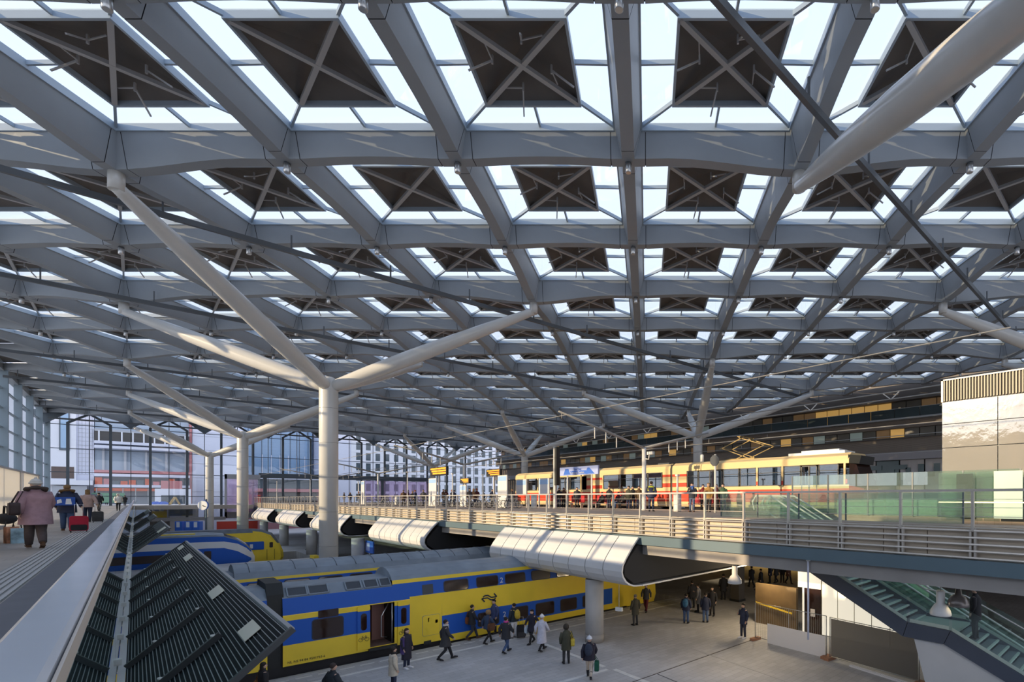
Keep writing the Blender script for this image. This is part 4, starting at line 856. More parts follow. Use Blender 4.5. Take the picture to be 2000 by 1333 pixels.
# ------------------------------------------------------------------ gallery building on the right, lift tower, glass
BX = 70.0
def slats(name, c, c2, period):
    m = bpy.data.materials.new(name); m.use_nodes = True; t = m.node_tree; b = t.nodes['Principled BSDF']; L = t.links.new
    g = t.nodes.new('ShaderNodeTexCoord'); s_ = t.nodes.new('ShaderNodeSeparateXYZ'); L(g.outputs['Object'], s_.inputs[0]); w_ = t.nodes.new('ShaderNodeMath'); w_.operation = 'MULTIPLY'; w_.inputs[1].default_value = 1 / period
    L(s_.outputs['Z'], w_.inputs[0]); f = t.nodes.new('ShaderNodeMath'); f.operation = 'FRACT'; L(w_.outputs[0], f.inputs[0]); r = t.nodes.new('ShaderNodeValToRGB'); r.color_ramp.interpolation = 'CONSTANT'
    r.color_ramp.elements[0].color = (*c, 1); r.color_ramp.elements[1].position = 0.6; r.color_ramp.elements[1].color = (*c2, 1); L(f.outputs[0], r.inputs[0]); L(r.outputs[0], b.inputs['Base Color']); b.inputs['Roughness'].default_value = 0.6; return m
M_slat = slats('brown_slats', (0.24, 0.195, 0.15), (0.12, 0.095, 0.075), 0.13)
M_fasc = mat('fascia_dark', (0.085, 0.075, 0.066), 0.6); M_line = mat('slab_edge_pale', (0.34, 0.35, 0.35), 0.5); M_dglass = mat('gallery_glass', (0.035, 0.05, 0.05), 0.12, spec=0.7)
M_gwin = mat('gallery_window_dark', (0.13, 0.11, 0.08), 0.25); M_gwarm = mat('gallery_window_lit', (0.62, 0.36, 0.10), 0.5, emit=0.32); M_gpale = mat('gallery_window_pale', (0.33, 0.40, 0.36), 0.4, emit=0.1); M_gamber = mat('gallery_window_amber', (0.26, 0.15, 0.06), 0.4, emit=0.12)
gb = thing('gallery_building', 'dark brown slatted building with lit gallery floors behind the tram', 'building', (BX, 0, 0))
Y0b, Y1b = 3, 128.5
MB().bb(0.0, 1.0, Y0b, Y1b, 19.9, 22.2).build('fascia', M_fasc, gb); MB().bb(0.0, 0.5, Y0b, Y1b, 16.3, 17.3).build('slat_band', M_slat, gb); MB().bb(0.0, 0.5, Y0b, Y1b, 13.2, 15.0).build('slat_band', M_slat, gb)
MB().bb(-1.2, 0.2, Y0b, Y1b, 17.3, 17.5).build('slab_edge', M_line, gb); MB().bb(-0.3, 0.2, Y0b, Y1b, 14.98, 15.1).build('slab_edge', M_fasc, gb)
MB().bb(1.5, 2.0, Y0b, Y1b, 0, 22).build('core_wall', M_fasc, gb)
rnd = random.Random(11)
for fl_, (z0, z1, xo) in enumerate(((17.5, 19.9, 1.0), (15.1, 16.3, 0.4))):
    y = Y0b + 0.5; L = 1.8; i = 0
    meshes = [MB().bb(xo, xo + 0.08, 0.06, L - 0.06, z0 + 0.03, z1 - 0.03).mesh('gallery_window', m) for m in (M_gwin, M_gwarm, M_gpale, M_gamber)]
    while y < Y1b - L:
        r = rnd.random(); lit = 1 if (24.5 < y < 31.5 and fl_ == 0) else (0 if r < 0.5 else 3 if r < 0.84 else 2 if r < 0.95 else 1)
        link('gallery_window', meshes[lit], gb, (0, y, 0)); y += L
mg = MB().bb(-1.15, -1.10, 0.03, 2.97, 17.5, 18.65).mesh('glass_panel', M_dglass); y = Y0b
while y < Y1b - 3: link('glass_panel', mg, gb, (0, y, 0)); y += 3
MB().bb(-1.16, -1.08, Y0b, Y1b, 18.65, 18.7).build('gallery_rail', M_line, gb)
MB().bb(-0.5, 1.0, Y0b, Y1b, 12.2, 13.2).build('soffit_band', mat('soffit_taupe', (0.30, 0.28, 0.28), 0.6), gb)
M_shopw = mat('shop_wall_pale', (0.55, 0.52, 0.50), 0.5); M_shopg = mat('shop_glass_green', (0.05, 0.09, 0.09), 0.15)
y = Y0b
k = 0
while y < 60:
    MB().bb(0.6, 0.7, y + 0.05, y + 2.9, ZD, 12.2).build('shop_panel', [M_shopw, M_shopg][k % 3 == 1], gb); y += 3; k += 1
MB().bb(0.6, 0.9, 60, Y1b, ZD, 12.2).build('shop_wall', M_fasc, gb)
cn = MB(); cn.bb(-3.0, 0.0, 31.5, 36, 9.9, 11.8); cn.build('canopy_box', mat('canopy_navy', (0.03, 0.045, 0.07), 0.4), gb)
def letter(parts, y0): 
    mb = MB()
    for p in parts: mb.bb(0.45, 0.55, y0 + p[0], y0 + p[1], 9.0 + p[2], 9.0 + p[3])
    mb.build('wall_letter', M_shopg, gb)
letter([(0, 0.8, 0, 2.6), (-1.3, 0, 2.0, 2.6), (-1.0, 0, 1.0, 1.5)], 27.5); letter([(0, 0.7, 0, 2.6), (-1.6, 0, 2.0, 2.6), (-1.6, 0, 0, 0.6), (-2.0, -1.4, 0.4, 2.2)], 24.6); letter([(0, 0.7, 0, 2.6), (-1.2, 0, 1.0, 1.6), (-1.8, -1.1, 1.5, 2.6)], 21.0)
st_b = MB().bb(BX + 0.0, BX + 2, Y0b - 40, Y0b, 0, 22.2).build('wall_right', M_fasc); st_b['kind'] = 'structure'
# lift tower
def glassy(name, c, rough=0.06, bump=0.25, sc_=0.6):
    m = mat(name, c, rough, 0.5, bump=bump, nscale=sc_, spec=1.0, noise=0.0, coat=0.6); return m
M_lift = glassy('lift_panel_cream', (0.60, 0.57, 0.52), 0.05, 0.6, 1.1); M_vent = slats('vent_dummy', (0.1, 0.1, 0.1), (0.05, 0.05, 0.05), 0.1)
M_green = glass('green_glass', (0.82, 0.93, 0.88), base=0.14, milk=0.12, milkc=(0.72, 0.85, 0.79)); M_greenp = mat('green_panel', (0.42, 0.58, 0.50), 0.25)
lt = thing('lift_tower', 'tall pale reflective lift tower with louvred top at the right edge', 'tower', (25.5, 0, 0))
LY0, LY1 = -1.5, 6.86; ZT = 12.5
nv = 4; dy = (LY1 - LY0) / nv
for i in range(nv):
    for k_, (z0, z1) in enumerate(((6.6, 8.1), (8.1, 9.45), (9.45, 10.5), (10.5, 11.5))):
        MB().bb(0, 0.06, LY0 + i * dy + 0.015, LY0 + (i + 1) * dy - 0.015, z0 + 0.015, z1 - 0.015).build('wall_panel', M_lift, lt); 
for k_, (z0, z1) in enumerate(((6.6, 8.1), (8.1, 9.45), (9.45, 10.5), (10.5, 11.5))): MB().bb(0.02, 4, LY1 - 0.06, LY1, z0 + 0.015, z1 - 0.015).build('wall_panel', M_lift, lt)
MB().bb(0.1, 3.9, LY0, LY1 - 0.1, 5.6, ZT - 0.05).build('core', mat('lift_core', (0.55, 0.58, 0.55), 0.6), lt)
mb = MB(); y = LY0
while y < LY1: mb.bb(-0.02, 0.05, y, y + 0.045, 11.53, ZT - 0.06); y += 0.11
mb.build('louvre', mat('louvre_bronze', (0.11, 0.10, 0.085), 0.4, 0.3), lt)['kind'] = 'stuff'
MB().bb(0.06, 0.1, LY0, LY1, 11.5, ZT).build('louvre_back', M_fasc, lt); MB().bb(-0.04, 4, LY0, LY1 + 0.03, ZT - 0.06, ZT).build('roof_edge', M_mast, lt); MB().bb(-0.04, 0.04, LY1 - 0.05, LY1 + 0.03, 11.5, ZT).build('corner_trim', M_mast, lt)
# green glass enclosure round the escalator opening on the deck
ge = thing('glass_screen', 'green glass screen with steel posts around the escalator opening', 'screen', (24.9, 0, ZD))
for i in range(5): MB().bb(-0.012, 0.012, 3.9 + i * 2.0 + 0.02, 5.9 + i * 2.0 - 0.02, 0.05, 2.0 - 0.0).build('glass_pane', M_green, ge)
for i in range(6): MB().bb(-0.03, 0.03, 3.9 + i * 2.0 - 0.03, 3.9 + i * 2.0 + 0.03, 0, 2.0).build('post', M_mull, ge)
gl2 = thing('glass_screen', 'lower green glass balustrade beside the escalator head', 'screen', (18.6, 0, ZD))
for i in range(5): MB().bb(-0.012, 0.012, 4.4 + i * 1.9 + 0.02, 6.3 + i * 1.9 - 0.02, -0.4, 1.0).build('glass_pane', M_green, gl2)
for i in range(6): MB().bb(-0.03, 0.03, 4.4 + i * 1.9 - 0.02, 4.4 + i * 1.9 + 0.02, -0.5, 1.0).build('post', M_mull, gl2)
lw = thing('low_wall', 'pale green low parapet in front of the lift tower', 'wall', (25.3, 0, ZD)); MB().bb(0, 0.15, 7.0, 11.6, 0.0, 0.75).build('wall', mat('parapet_pale', (0.60, 0.66, 0.60), 0.5), lw); MB().bb(-0.03, 0.18, 7.0, 11.6, 0.75, 0.8).build('cap', M_mast, lw)
gp = thing('glass_lobby', 'green glass lift lobby front with dark door below the pale tower', 'lobby', (24.4, 0, ZD))
for y0, y1, m in ((5.35, 6.7, M_green), (4.75, 5.3, M_green), (3.75, 4.7, M_greenp), (2.6, 3.7, M_greenp), (0.5, 2.5, M_green)): MB().bb(0, 0.04, y0, y1, 0, 1.9).build('glass_panel', m, gp)
MB().bb(-0.02, 0.06, 0.4, 6.7, 0.62, 0.67).build('transom', M_tube, gp); MB().bb(0.3, 0.35, 5.5, 6.1, 0.0, 1.85).build('lift_door', M_blk, gp)
# ------------------------------------------------------------------ stairs, escalators, fences under the deck
M_str = mat('stringer_navy', (0.075, 0.09, 0.125), 0.45, noise=0.06, nscale=1.0); M_tread = mat('tread_grey_green', (0.16, 0.19, 0.215), 0.5); M_nose = mat('tread_edge', (0.50, 0.60, 0.54), 0.5); M_land = mat('landing_green', (0.30, 0.38, 0.33), 0.55)
M_wedge = mat('wedge_concrete', (0.60, 0.60, 0.60), 0.6, noise=0.06, nscale=0.8); M_bglass = glass('stair_glass', (0.86, 0.95, 0.92), base=0.08)
st = thing('staircase', 'navy sided staircase with a landing going down under the viaduct at lower right', 'stairs', (0, 0, 0))
SXa, SXb = 18.9, 21.0
def strg(x, nm):
    for poly in ([(11.6, 5.8), (6.17, 2.91), (6.32, 2.40), (11.6, 5.25)], [(6.15, 2.91), (4.85, 2.85), (5.05, 2.38), (6.30, 2.40)], [(4.83, 2.85), (-0.7, 0.0), (0.1, 0.0), (5.03, 2.38)]):
        MB().prism([(x, y, z) for y, z in poly], (0.12, 0, 0)).build(nm, M_str, st)
strg(SXa, 'stringer'); strg(SXb, 'stringer')
for poly in ([(5.98, 2.36), (5.0, 2.36), (0.1, 0.0), (5.4, 0.0)],): MB().prism([(SXa + 0.1, y, z) for y, z in poly], (2.0, 0, 0)).build('support_wedge', M_wedge, st)
mt = MB(); mt.bb(SXa + 0.12, SXb, -0.15, 0.15, -0.05, 0); mt = mt.mesh('tread', M_tread); mn = MB().bb(SXa + 0.12, SXb, -0.16, -0.10, -0.055, 0.006).mesh('nosing', M_nose)
for i in range(18):
    t_ = link('tread', mt, st, (0, 6.35 + 0.29 * i, 2.83 + 0.154 * i)); link('nosing', mn, t_)
for i in range(17):
    t_ = link('tread', mt, st, (0, 4.62 - 0.29 * i, 2.66 - 0.155 * i)); link('nosing', mn, t_)
MB().bb(SXa + 0.12, SXb, 4.75, 6.22, 2.72, 2.80).build('landing', M_land, st)
for x in (SXa + 0.06, SXb + 0.06):
    for (a, b) in (((9.6, 4.75), (6.2, 2.93)), ((6.1, 2.92), (4.9, 2.87)), ((4.8, 2.84), (1.5, 1.14))):
        MB().prism([(x - 0.008, a[0], a[1]), (x - 0.008, b[0], b[1]), (x - 0.008, b[0], b[1] + 0.12), (x - 0.008, a[0], a[1] + 0.12)], (0.016, 0, 0)).build('glass_edge', M_nose, st)
        MB().prism([(x - 0.006, a[0], a[1] + 0.12), (x - 0.006, b[0], b[1] + 0.12), (x - 0.006, b[0], b[1] + 1.0), (x - 0.006, a[0], a[1] + 1.0)], (0.012, 0, 0)).build('balustrade_glass', M_bglass, st)
MB().tube([(SXb, 9.6, 5.6), (SXb, 6.2, 3.8), (SXb, 4.9, 3.72), (SXb, 1.0, 1.7)], 0.025, 6).build('handrail', M_mast, st)
for ei, (x0, x1) in enumerate(((21.5, 22.5), (22.9, 23.9))):
    es = thing('escalator', ('left' if ei == 0 else 'right') + ' of two escalators with green glass sides descending from the deck', 'escalator', (0, 0, 0), 0, 'escalators to the deck')
    a, b = (13.2, 6.35), (2.2, 0.0)
    MB().prism([(x0, a[0], a[1]), (x0, b[0], b[1]), (x0, b[0] + 1.2, b[1]), (x0, a[0], a[1] - 0.9)], (x1 - x0, 0, 0)).build('truss', M_str, es)
    ms_ = MB().bb(x0 + 0.14, x1 - 0.14, -0.2, 0.2, -0.12, 0.0).mesh('step', M_tread)
    for i in range(27): link('step', ms_, es, (0, a[0] - 0.2 - i * 0.4, a[1] + 0.1 - i * 0.4 * 0.577))
    for x in (x0 + 0.06, x1 - 0.06):
        MB().prism([(x - 0.008, a[0] + 0.8, a[1] + 0.05), (x - 0.008, a[0], a[1]), (x - 0.008, b[0], b[1]), (x - 0.008, b[0], b[1] + 0.95), (x - 0.008, a[0], a[1] + 0.95), (x - 0.008, a[0] + 0.8, a[1] + 0.95)], (0.016, 0, 0)).build('side_glass', M_green, es)
        MB().tube([(x, a[0] + 0.9, a[1] + 0.3), (x, a[0] + 1.0, a[1] + 0.7), (x, a[0] + 0.8, a[1] + 0.98), (x, a[0], a[1] + 0.98), (x, b[0], b[1] + 0.98)], 0.045, 8).build('handrail', M_mast, es)
        MB().bar((x, a[0], a[1] + 0.12), (x, b[0], b[1] + 0.12), 0.06, 0.06).build('skirt_trim', M_nose, es)
# construction fences
M_galv = mat('galvanised', (0.42, 0.44, 0.45), 0.4, 0.6); M_board = mat('white_board', (0.80, 0.80, 0.83), 0.6); M_cloth = glass('fence_cloth', (0.55, 0.53, 0.50), base=0.0, milk=0.75, milkc=(0.34, 0.33, 0.32)); M_foot = mat('foot_terracotta', (0.35, 0.17, 0.10), 0.8)
def fence(a, b, label, h=1.9, board=None, cloth=False):
    a, b = Vector(a), Vector(b); d = b - a; L = d.length; rz = math.atan2(d.y, d.x); r = thing('site_fence', label, 'fence', (a.x, a.y, 0), rz, 'mobile fences under the viaduct')
    for x in (0, L): MB().tube([(x, 0, 0.08), (x, 0, h)], 0.022, 8).build('post', M_galv, r); MB().bb(x - 0.12, x + 0.12, -0.3, 0.3, 0, 0.12).build('foot', M_foot, r)
    if board: MB().tube([(L * 0.5, 0, 0.08), (L * 0.5, 0, h)], 0.018, 8).build('post', M_galv, r)
    for z in (0.15, h): MB().tube([(0, 0, z), (L, 0, z)], 0.018, 6).build('cross_tube', M_galv, r)
    mb = MB(); x = 0.1
    while x < L: mb.bar((x, 0, 0.15), (x, 0, h), 0.006, 0.006); x += 0.11
    mb.build('mesh_wires', M_galv, r)['kind'] = 'stuff'
    if board: MB().bb(board[0], board[1], -0.02, -0.008, 0.0, 0.98).build('board', M_board, r)
    if cloth: MB().bb(0.05, L - 0.05, -0.006, 0.0, 0.18, h - 0.05).build('cloth', M_cloth, r)
fence((22.34, 14.55), (22.05, 10.62), 'mesh fence with a white board across its lower half', board=(0.75, 3.9))
fence((21.95, 10.4), (21.4, 6.55), 'mesh fence covered with dark grey cloth beside the staircase', cloth=True)
fb = thing('fence_base', 'white painted steel base frame lying before the cloth covered fence', 'frame', (0, 0, 0))
p, q = at_z(1664, 1302, 0), at_z(1800, 1345, 0)
for k_ in (0, 1): o_ = (q - p).cross(Vector((0, 0, 1))).normalized() * 0.12 * k_; MB().bar(p + o_ + Vector((0, 0, 0.04)), q + o_ + Vector((0, 0, 0.04)), 0.04, 0.07).build('side_bar', M_board, fb)
for i in range(4): c_ = p.lerp(q, i / 3); o_ = (q - p).cross(Vector((0, 0, 1))).normalized() * 0.12; MB().bar(c_ + Vector((0, 0, 0.04)), c_ + o_ + Vector((0, 0, 0.04)), 0.1, 0.06).build('cross_bar', M_board, fb)
rd = thing('hanging_rod', 'white vertical rod hanging from the viaduct edge before the white board', 'rod', (16.68, 8.7, 0)); MB().tube([(0, 0, 2.25), (0, 0, 5.07)], 0.035, 8).build('rod', mat('rod_lilac', (0.68, 0.68, 0.78), 0.4), rd); MB().bb(-0.04, 0.1, -0.06, 0.06, 5.0, 5.07).build('bracket', M_mast, rd)
# pale lit wall with joints
M_litw = mat('pale_panel_light_glow', (0.80, 0.76, 0.64), 0.4, emit=0.5)  # glow put into the panels stands for lamp light falling on them
lw2 = thing('lit_panel_wall', 'row of cream wall panels behind the staircase, light on them added as glow', 'wall', (25.5, 0, 0))
for i in range(6): MB().bb(0, 0.06, 12.55 - (i + 1) * 0.86 + 0.03, 12.55 - i * 0.86 - 0.03, 0.05, 4.6).build('wall_panel', M_litw, lw2)
MB().bb(0.06, 0.12, 7.3, 12.6, 0, 4.6).build('backing', M_fasc, lw2)
MB().bb(0.0, 0.3, 12.6, 13.9, 2.4, 4.0).build('lintel', M_litw, lw2); 
sd = thing('sliding_door', 'dark glass sliding door beside the cream lit wall', 'door', (25.5, 12.6, 0)); MB().bb(0.1, 0.14, 0.05, 0.95, 0, 2.38).build('door_leaf', M_twin, sd); MB().bb(0.04, 0.12, 0.98, 1.06, 0, 2.38).build('frame_post', M_litw, sd); MB().bb(0.06, 0.09, 0.35, 0.6, 0.9, 1.3).build('notice', M_board, sd)
# pendant lamps
M_lampw = mat('lamp_shell', (0.66, 0.65, 0.63), 0.35); M_bulb = mat('lamp_glow', (1.0, 0.80, 0.45), 0.5, emit=2.5)
lampm = MB().lathe((0, 0, 0), [(0.29, 0.0), (0.30, 0.03), (0.27, 0.16), (0.19, 0.30), (0.12, 0.37), (0.12, 0.72), (0.10, 0.76)], 20).mesh('shade', M_lampw); bulbm = MB().lathe((0, 0, 0), [(0.2, -0.005), (0.12, 0.05)], 14).mesh('bulb', M_bulb)
M_lampd = mat('lamp_shell_dark', (0.16, 0.14, 0.13), 0.25, 0.4)
lampm2 = MB().lathe((0, 0, 0), [(0.29, 0.0), (0.30, 0.03), (0.28, 0.16), (0.2, 0.30), (0.1, 0.36), (0.06, 0.60)], 20).mesh('shade', M_lampd)
for (x, y, z, lab, m_, on) in ((18.0, 12.74, 3.6, 'white bell pendant lamp left under the viaduct beside the large cowl', lampm, 110), (17.5, 4.75, 3.62, 'white bell pendant lamp hanging over the stair landing', lampm, 0), (17.55, 4.28, 3.95, 'dark bronze pendant lamp next to the white one over the stairs', lampm2, 0), (24.5, 15.2, 3.45, 'pair of small pendant lamps deeper under the viaduct, right one', lampm, 110), (24.9, 15.9, 3.45, 'pair of small pendant lamps deeper under the viaduct, left one', lampm, 110)):
    r = thing('pendant_lamp', lab, 'lamp', (x, y, z), 0, 'bell pendant lamps'); link('shade', m_, r); link('bulb', bulbm, r)
    top = 5.5 if y > 13.4 else 5.6 if x > 17.95 else 4.62
    MB().tube([(0, 0, 0.6), (0, 0, top - z)], 0.015, 6).build('cord', M_cable, r)
    if on:
        ld = bpy.data.lights.new('pendant_light', 'POINT'); ld.energy = on; ld.color = (1.0, 0.78, 0.5); ld.shadow_soft_size = 0.12; lo = bpy.data.objects.new('pendant_light', ld); col.objects.link(lo); lo.location = (x, y, z - 0.15)
cl_ = thing('concourse_pillar', 'dark square pillar below the left pendant lamp', 'pillar', (30.0, 21.0, 0)); MB().bb(-0.35, 0.35, -0.35, 0.35, 0, 5.5).build('shaft', M_fasc, cl_); MB().bb(-0.4, 0.4, -0.4, 0.4, 0, 0.15).build('base', M_blk, cl_)
M_warm = mat('shop_window_warm', (1.0, 0.62, 0.18), 0.5, emit=0.9)
sh = thing('shop_front', 'warm lit shop front deep under the viaduct', 'shop', (47, 0, 0))
for i in range(12):
    y = 14 + i * 3.6
    MB().bb(0, 0.1, y + 0.1, y + 3.4, 0.4, 2.4).build('shop_window', M_warm if i in (3, 4, 6, 9) else M_gamber, sh)
MB().bb(0.1, 0.4, 14, 58, 0, 5.5).build('shop_wall', mat('shop_brown', (0.16, 0.11, 0.06), 0.6), sh)
sb = thing('stair_wall', 'brown timber wall beside the concourse behind the mesh fence', 'wall', (25.5, 0, 0)); MB().bb(0, 0.2, 14.0, 16.6, 0, 2.3).build('panel', mat('timber_brown', (0.14, 0.095, 0.045), 0.6, noise=0.2, nscale=1.5), sb)
MB().bar((-0.1, 16.5, 1.2), (-0.1, 14.2, 0.9), 0.05, 0.08).build('handrail', M_ty, sb)
hd = thing('hoarding', 'white and pink advertising hoarding on the platform beneath the cowls', 'hoarding', (17.2, 72.5, 0))
MB().bb(0, 0.1, -2.4, 3.2, 0.15, 2.6).build('panel', M_board, hd); MB().bb(-0.02, 0, -2.4, -1.3, 0.15, 2.6).build('pink_stripe', mat('hoarding_pink', (0.62, 0.16, 0.16), 0.5), hd); MB().prism([(-0.02, 1.6, 0.15), (-0.02, 2.4, 0.15), (-0.02, 1.9, 2.6), (-0.02, 1.5, 2.6)], (0.02, 0, 0)).build('pink_stripe', MATS['hoarding_pink'], hd)
text_mesh('AG', 0.9, M_twf, 'hoarding_text', hd, (-0.03, 0.9, 1.3), RV)
bs = thing('blue_sign', 'blue and white information board on a post under the viaduct', 'sign', at_x(722, 1090, 16.8).to_tuple()[:2] + (0,)); MB().bb(-0.06, 0.06, -1.2, 1.2, 1.7, 2.9).build('board', M_sblue, bs); MB().bb(-0.07, -0.06, -0.2, 1.0, 1.9, 2.7).build('map', M_swhite, bs); MB().lathe((0, 0, 0), [(0.06, 0), (0.06, 1.7)], 8).build('post', M_mast, bs)
# ------------------------------------------------------------------ outside the end wall
M_ew = mat('outside_white', (0.80, 0.80, 0.84), 0.6, noise=0.03, nscale=0.1); M_ew2 = mat('outside_lilac_white', (0.72, 0.73, 0.82), 0.6); M_eg = mat('outside_grey', (0.46, 0.47, 0.50), 0.6); M_ewin = mat('outside_window', (0.075, 0.10, 0.12), 0.15, spec=0.8)
M_eblue = mat('outside_blue_glass', (0.30, 0.45, 0.62), 0.12, spec=0.8); M_eorange = mat('scaffold_orange', (0.62, 0.12, 0.05), 0.6); M_epink = mat('pink_netting', (0.55, 0.22, 0.22), 0.8)
ZG = -0.5; YE = 165
a = thing('office_tower', 'white tower with one tall framed window at far left beyond the glass wall', 'building', (0, YE, ZG))
MB().bb(-40, -9.0, 0, 20, 0, 45).build('wall', M_ew, a)
MB().bb(-11.4, -9.9, -0.15, 0, 18.0, 32).build('window_frame', M_mull, a); MB().bb(-11.2, -10.1, -0.2, -0.15, 18.3, 32).build('window_pane', M_eblue, a)
MB().bb(-12.5, -9.3, -0.1, 0, 12.0, 14.5).build('recess', mat('recess_brown', (0.12, 0.08, 0.065), 0.6), a); MB().bb(-13, -6.45, -3, 0, 10.6, 11.6).build('ledge', M_ew, a); MB().bb(-12.2, -7.3, -2.5, 0, 4.5, 10.4).build('dark_bay', M_eg, a)
a2 = thing('office_tower', 'narrow white tower with fine grid cladding next to the far left one', 'building', (0, YE, ZG)); MB().bb(-9.0, -6.4, 0.5, 20, 0, 45).build('wall', M_ew2, a2)
mrow = MB().bb(-8.8, -6.5, 0.42, 0.5, 0, 0.06).mesh('grid_joint', M_eg)
for i in range(26): link('grid_joint', mrow, a2, (0, 0, 13 + i * 0.9))
mcol = MB().bb(0, 0.05, 0.42, 0.5, 13, 44).mesh('grid_joint', M_eg)
for i in range(5): link('grid_joint', mcol, a2, (-8.7 + i * 0.5, 0, 0))
c = thing('construction_building', 'grey building under construction with open floors and orange netting', 'building', (0, YE, ZG))
MB().bb(-6.3, 9.2, 1.0, 20, 0, 40).build('core', mat('construction_grey', (0.40, 0.47, 0.55), 0.7), c)
for z in (10.2, 12.6, 18.8, 19.8): MB().bb(-6.3, 9.2, -1.5, 1.0, z, z + 0.6).build('floor_slab', M_ew2, c)
MB().bb(-6.3, 9.2, -0.2, 1.0, 20.4, 22.6).build('dark_floor', M_fasc, c); MB().bb(-6.3, 9.2, -0.3, 1.0, 22.6, 23.1).build('floor_slab', M_eg, c)
mp_ = MB().bb(-0.12, 0.12, -1.4, -1.15, 19.9, 22.6).mesh('post', M_ew)
for i in range(9): link('post', mp_, c, (-5.6 + i * 1.75, 0, 0))
mp_ = MB().bb(-0.2, 0.2, 0.2, 1.0, 13.2, 18.8).mesh('pillar', M_eg)
for i in range(5): link('pillar', mp_, c, (-5.0 + i * 3.4, 0, 0))
MB().bb(-6.3, 9.2, -1.45, -1.4, 13.2, 14.0).build('safety_net', M_epink, c)
rnd = random.Random(8)
for i in range(12): MB().bb(-6.2 + i * 1.3, -5.1 + i * 1.3, -1.0 - rnd.random() * 0.4, -0.5, 10.8, 11.4 + rnd.random() * 1.0).build('stored_boards', [M_eorange, M_epink, M_ewin][i % 3 if i % 4 else 0], c)
MB().bb(-6.3, 9.2, -1.5, 1, 9.4, 10.0).build('warning_strip', M_eorange, c)
for i in range(8): MB().bb(-6 + i * 2.0, -5.85 + i * 2.0, -2.0, -1.85, 0, 10).build('scaffold_tube', M_galv, c)
d_ = thing('office_tower', 'tall plain white slab building in the middle of the end wall view', 'building', (0, YE, ZG)); MB().bb(9.8, 19.6, 0.8, 25, 0, 48).build('wall', M_ew2, d_); MB().bb(9.25, 9.7, 0.5, 1.5, 0, 40).build('hoist_mast', M_epink, d_)
mj = MB().bb(9.8, 19.6, 0.74, 0.8, 0, 0.05).mesh('facade_joint', M_eg)
for i in range(9): link('facade_joint', mj, d_, (0, 0, 6 + i * 3.4))
e = thing('glass_block', 'blue glass office block between the two white columns', 'building', (0, YE + 12, ZG)); MB().bb(19.6, 37, 0, 15, 0, 50).build('wall', M_eblue, e)
mj = MB().bb(0, 0.12, -0.1, 0, 15, 48).mesh('mullion', M_mull)
for i in range(8): link('mullion', mj, e, (20.5 + i * 2.2, 0, 0))
mj = MB().bb(0, 0.18, -0.3, -0.1, 14, 20).mesh('white_rod', M_ew)
for i in range(8): link('white_rod', mj, e, (21 + i * 2.0, 0, 0))
e2 = thing('pavilion', 'low curved pavilion roof before the blue glass block', 'building', (0, YE - 8, ZG)); MB().bb(18.6, 36, 0, 8, 12.6, 13.3).build('roof', M_ew2, e2); MB().bb(19, 35.5, 0.5, 8, 10, 12.6).build('glass_band', M_ewin, e2); MB().bb(18.5, 36, 1, 8, 0, 10).build('base_wall', mat('pavilion_plum', (0.28, 0.13, 0.14), 0.7), e2); MB().bb(18.5, 22, 0.6, 1, 5.5, 8.6).build('red_panel', mat('red_sign', (0.55, 0.05, 0.03), 0.5), e2)
MB().bb(22.5, 34, 0.7, 1, 6.0, 9.2).build('dark_opening', M_fasc, e2); MB().bb(18.5, 36, 0.2, 1, 9.4, 10.2).build('pink_fascia', M_epink, e2)
f = thing('grid_building', 'white office building with a regular grid of dark windows beyond the end wall', 'building', (0, YE, ZG))
MB().bb(37.5, 96, 0.25, 25, 0, 48).build('wall', M_ew2, f)
fr = MB().bb(-0.1, 2.6, 0.0, 0.25, -0.1, 0.7); fr.bb(-0.1, 1.2, 0.0, 0.25, 0.7, 3.0); fr = fr.mesh('facade_frame', M_ew); wn = MB().bb(1.2, 2.5, 0.14, 0.25, 0.7, 3.0).mesh('window', M_ewin)
for i in range(18):
    for k in range(8): link('facade_frame', fr, f, (44.2 + i * 2.6, 0, 3.2 + k * 3.0)); link('window', wn, f, (44.2 + i * 2.6, 0, 3.2 + k * 3.0))
# portal inside the end wall, lilac hoardings
pt = thing('entrance_portal', 'long grey portal beam on posts at the end wall above the tram deck', 'portal', (0, 127.6, 0)); MB().bb(17.5, 52, -0.6, 0.2, 11.35, 12.3).build('beam', M_mull, pt)
for x in (18.5, 29.5, 40.5, 51.5): MB().bb(x - 0.3, x + 0.3, -0.4, 0.1, ZD, 11.35).build('post', M_mull, pt)
M_lilac = glass('lilac_film', (0.92, 0.82, 0.95), milk=0.28, milkc=(0.88, 0.74, 0.90))
l1_ = thing('lilac_screen', 'lilac printed screen in a grey frame left of the second column', 'screen', (0, 126.5, 0))
MB().bb(12.4, 17.2, -0.05, 0.0, 4.6, 11.0).build('film', M_lilac, l1_)
for x0, x1, z0, z1 in ((12.1, 12.45, 3.5, 11.9), (12.1, 17.6, 11.0, 11.9), (12.1, 17.6, 3.4, 4.6)): MB().bb(x0, x1, -0.2, 0.1, z0, z1).build('frame', M_eg, l1_)
l2_ = thing('lilac_screen', 'wide lilac translucent screen under the portal beam', 'screen', (0, 127.3, ZD))
for i in range(6): MB().bb(36.5 + i * 2.4, 38.85 + i * 2.4, 0, 0.05, 0.1, 4.9).build('film', M_lilac, l2_)
bm = thing('floor_beam', 'long pale steel beam at the foot of the end wall beyond the trains', 'beam', (0, 126, 3.4)); MB().bb(-3, 12.2, -0.2, 0.2, -0.25, 0.3).build('web', M_eg, bm); MB().bb(-3, 12.2, -0.35, 0.35, 0.3, 0.36).build('flange', M_ew, bm)
ck = thing('station_clock', 'round white station clock beside the third column', 'clock', at_depth(397, 987, 76).to_tuple())
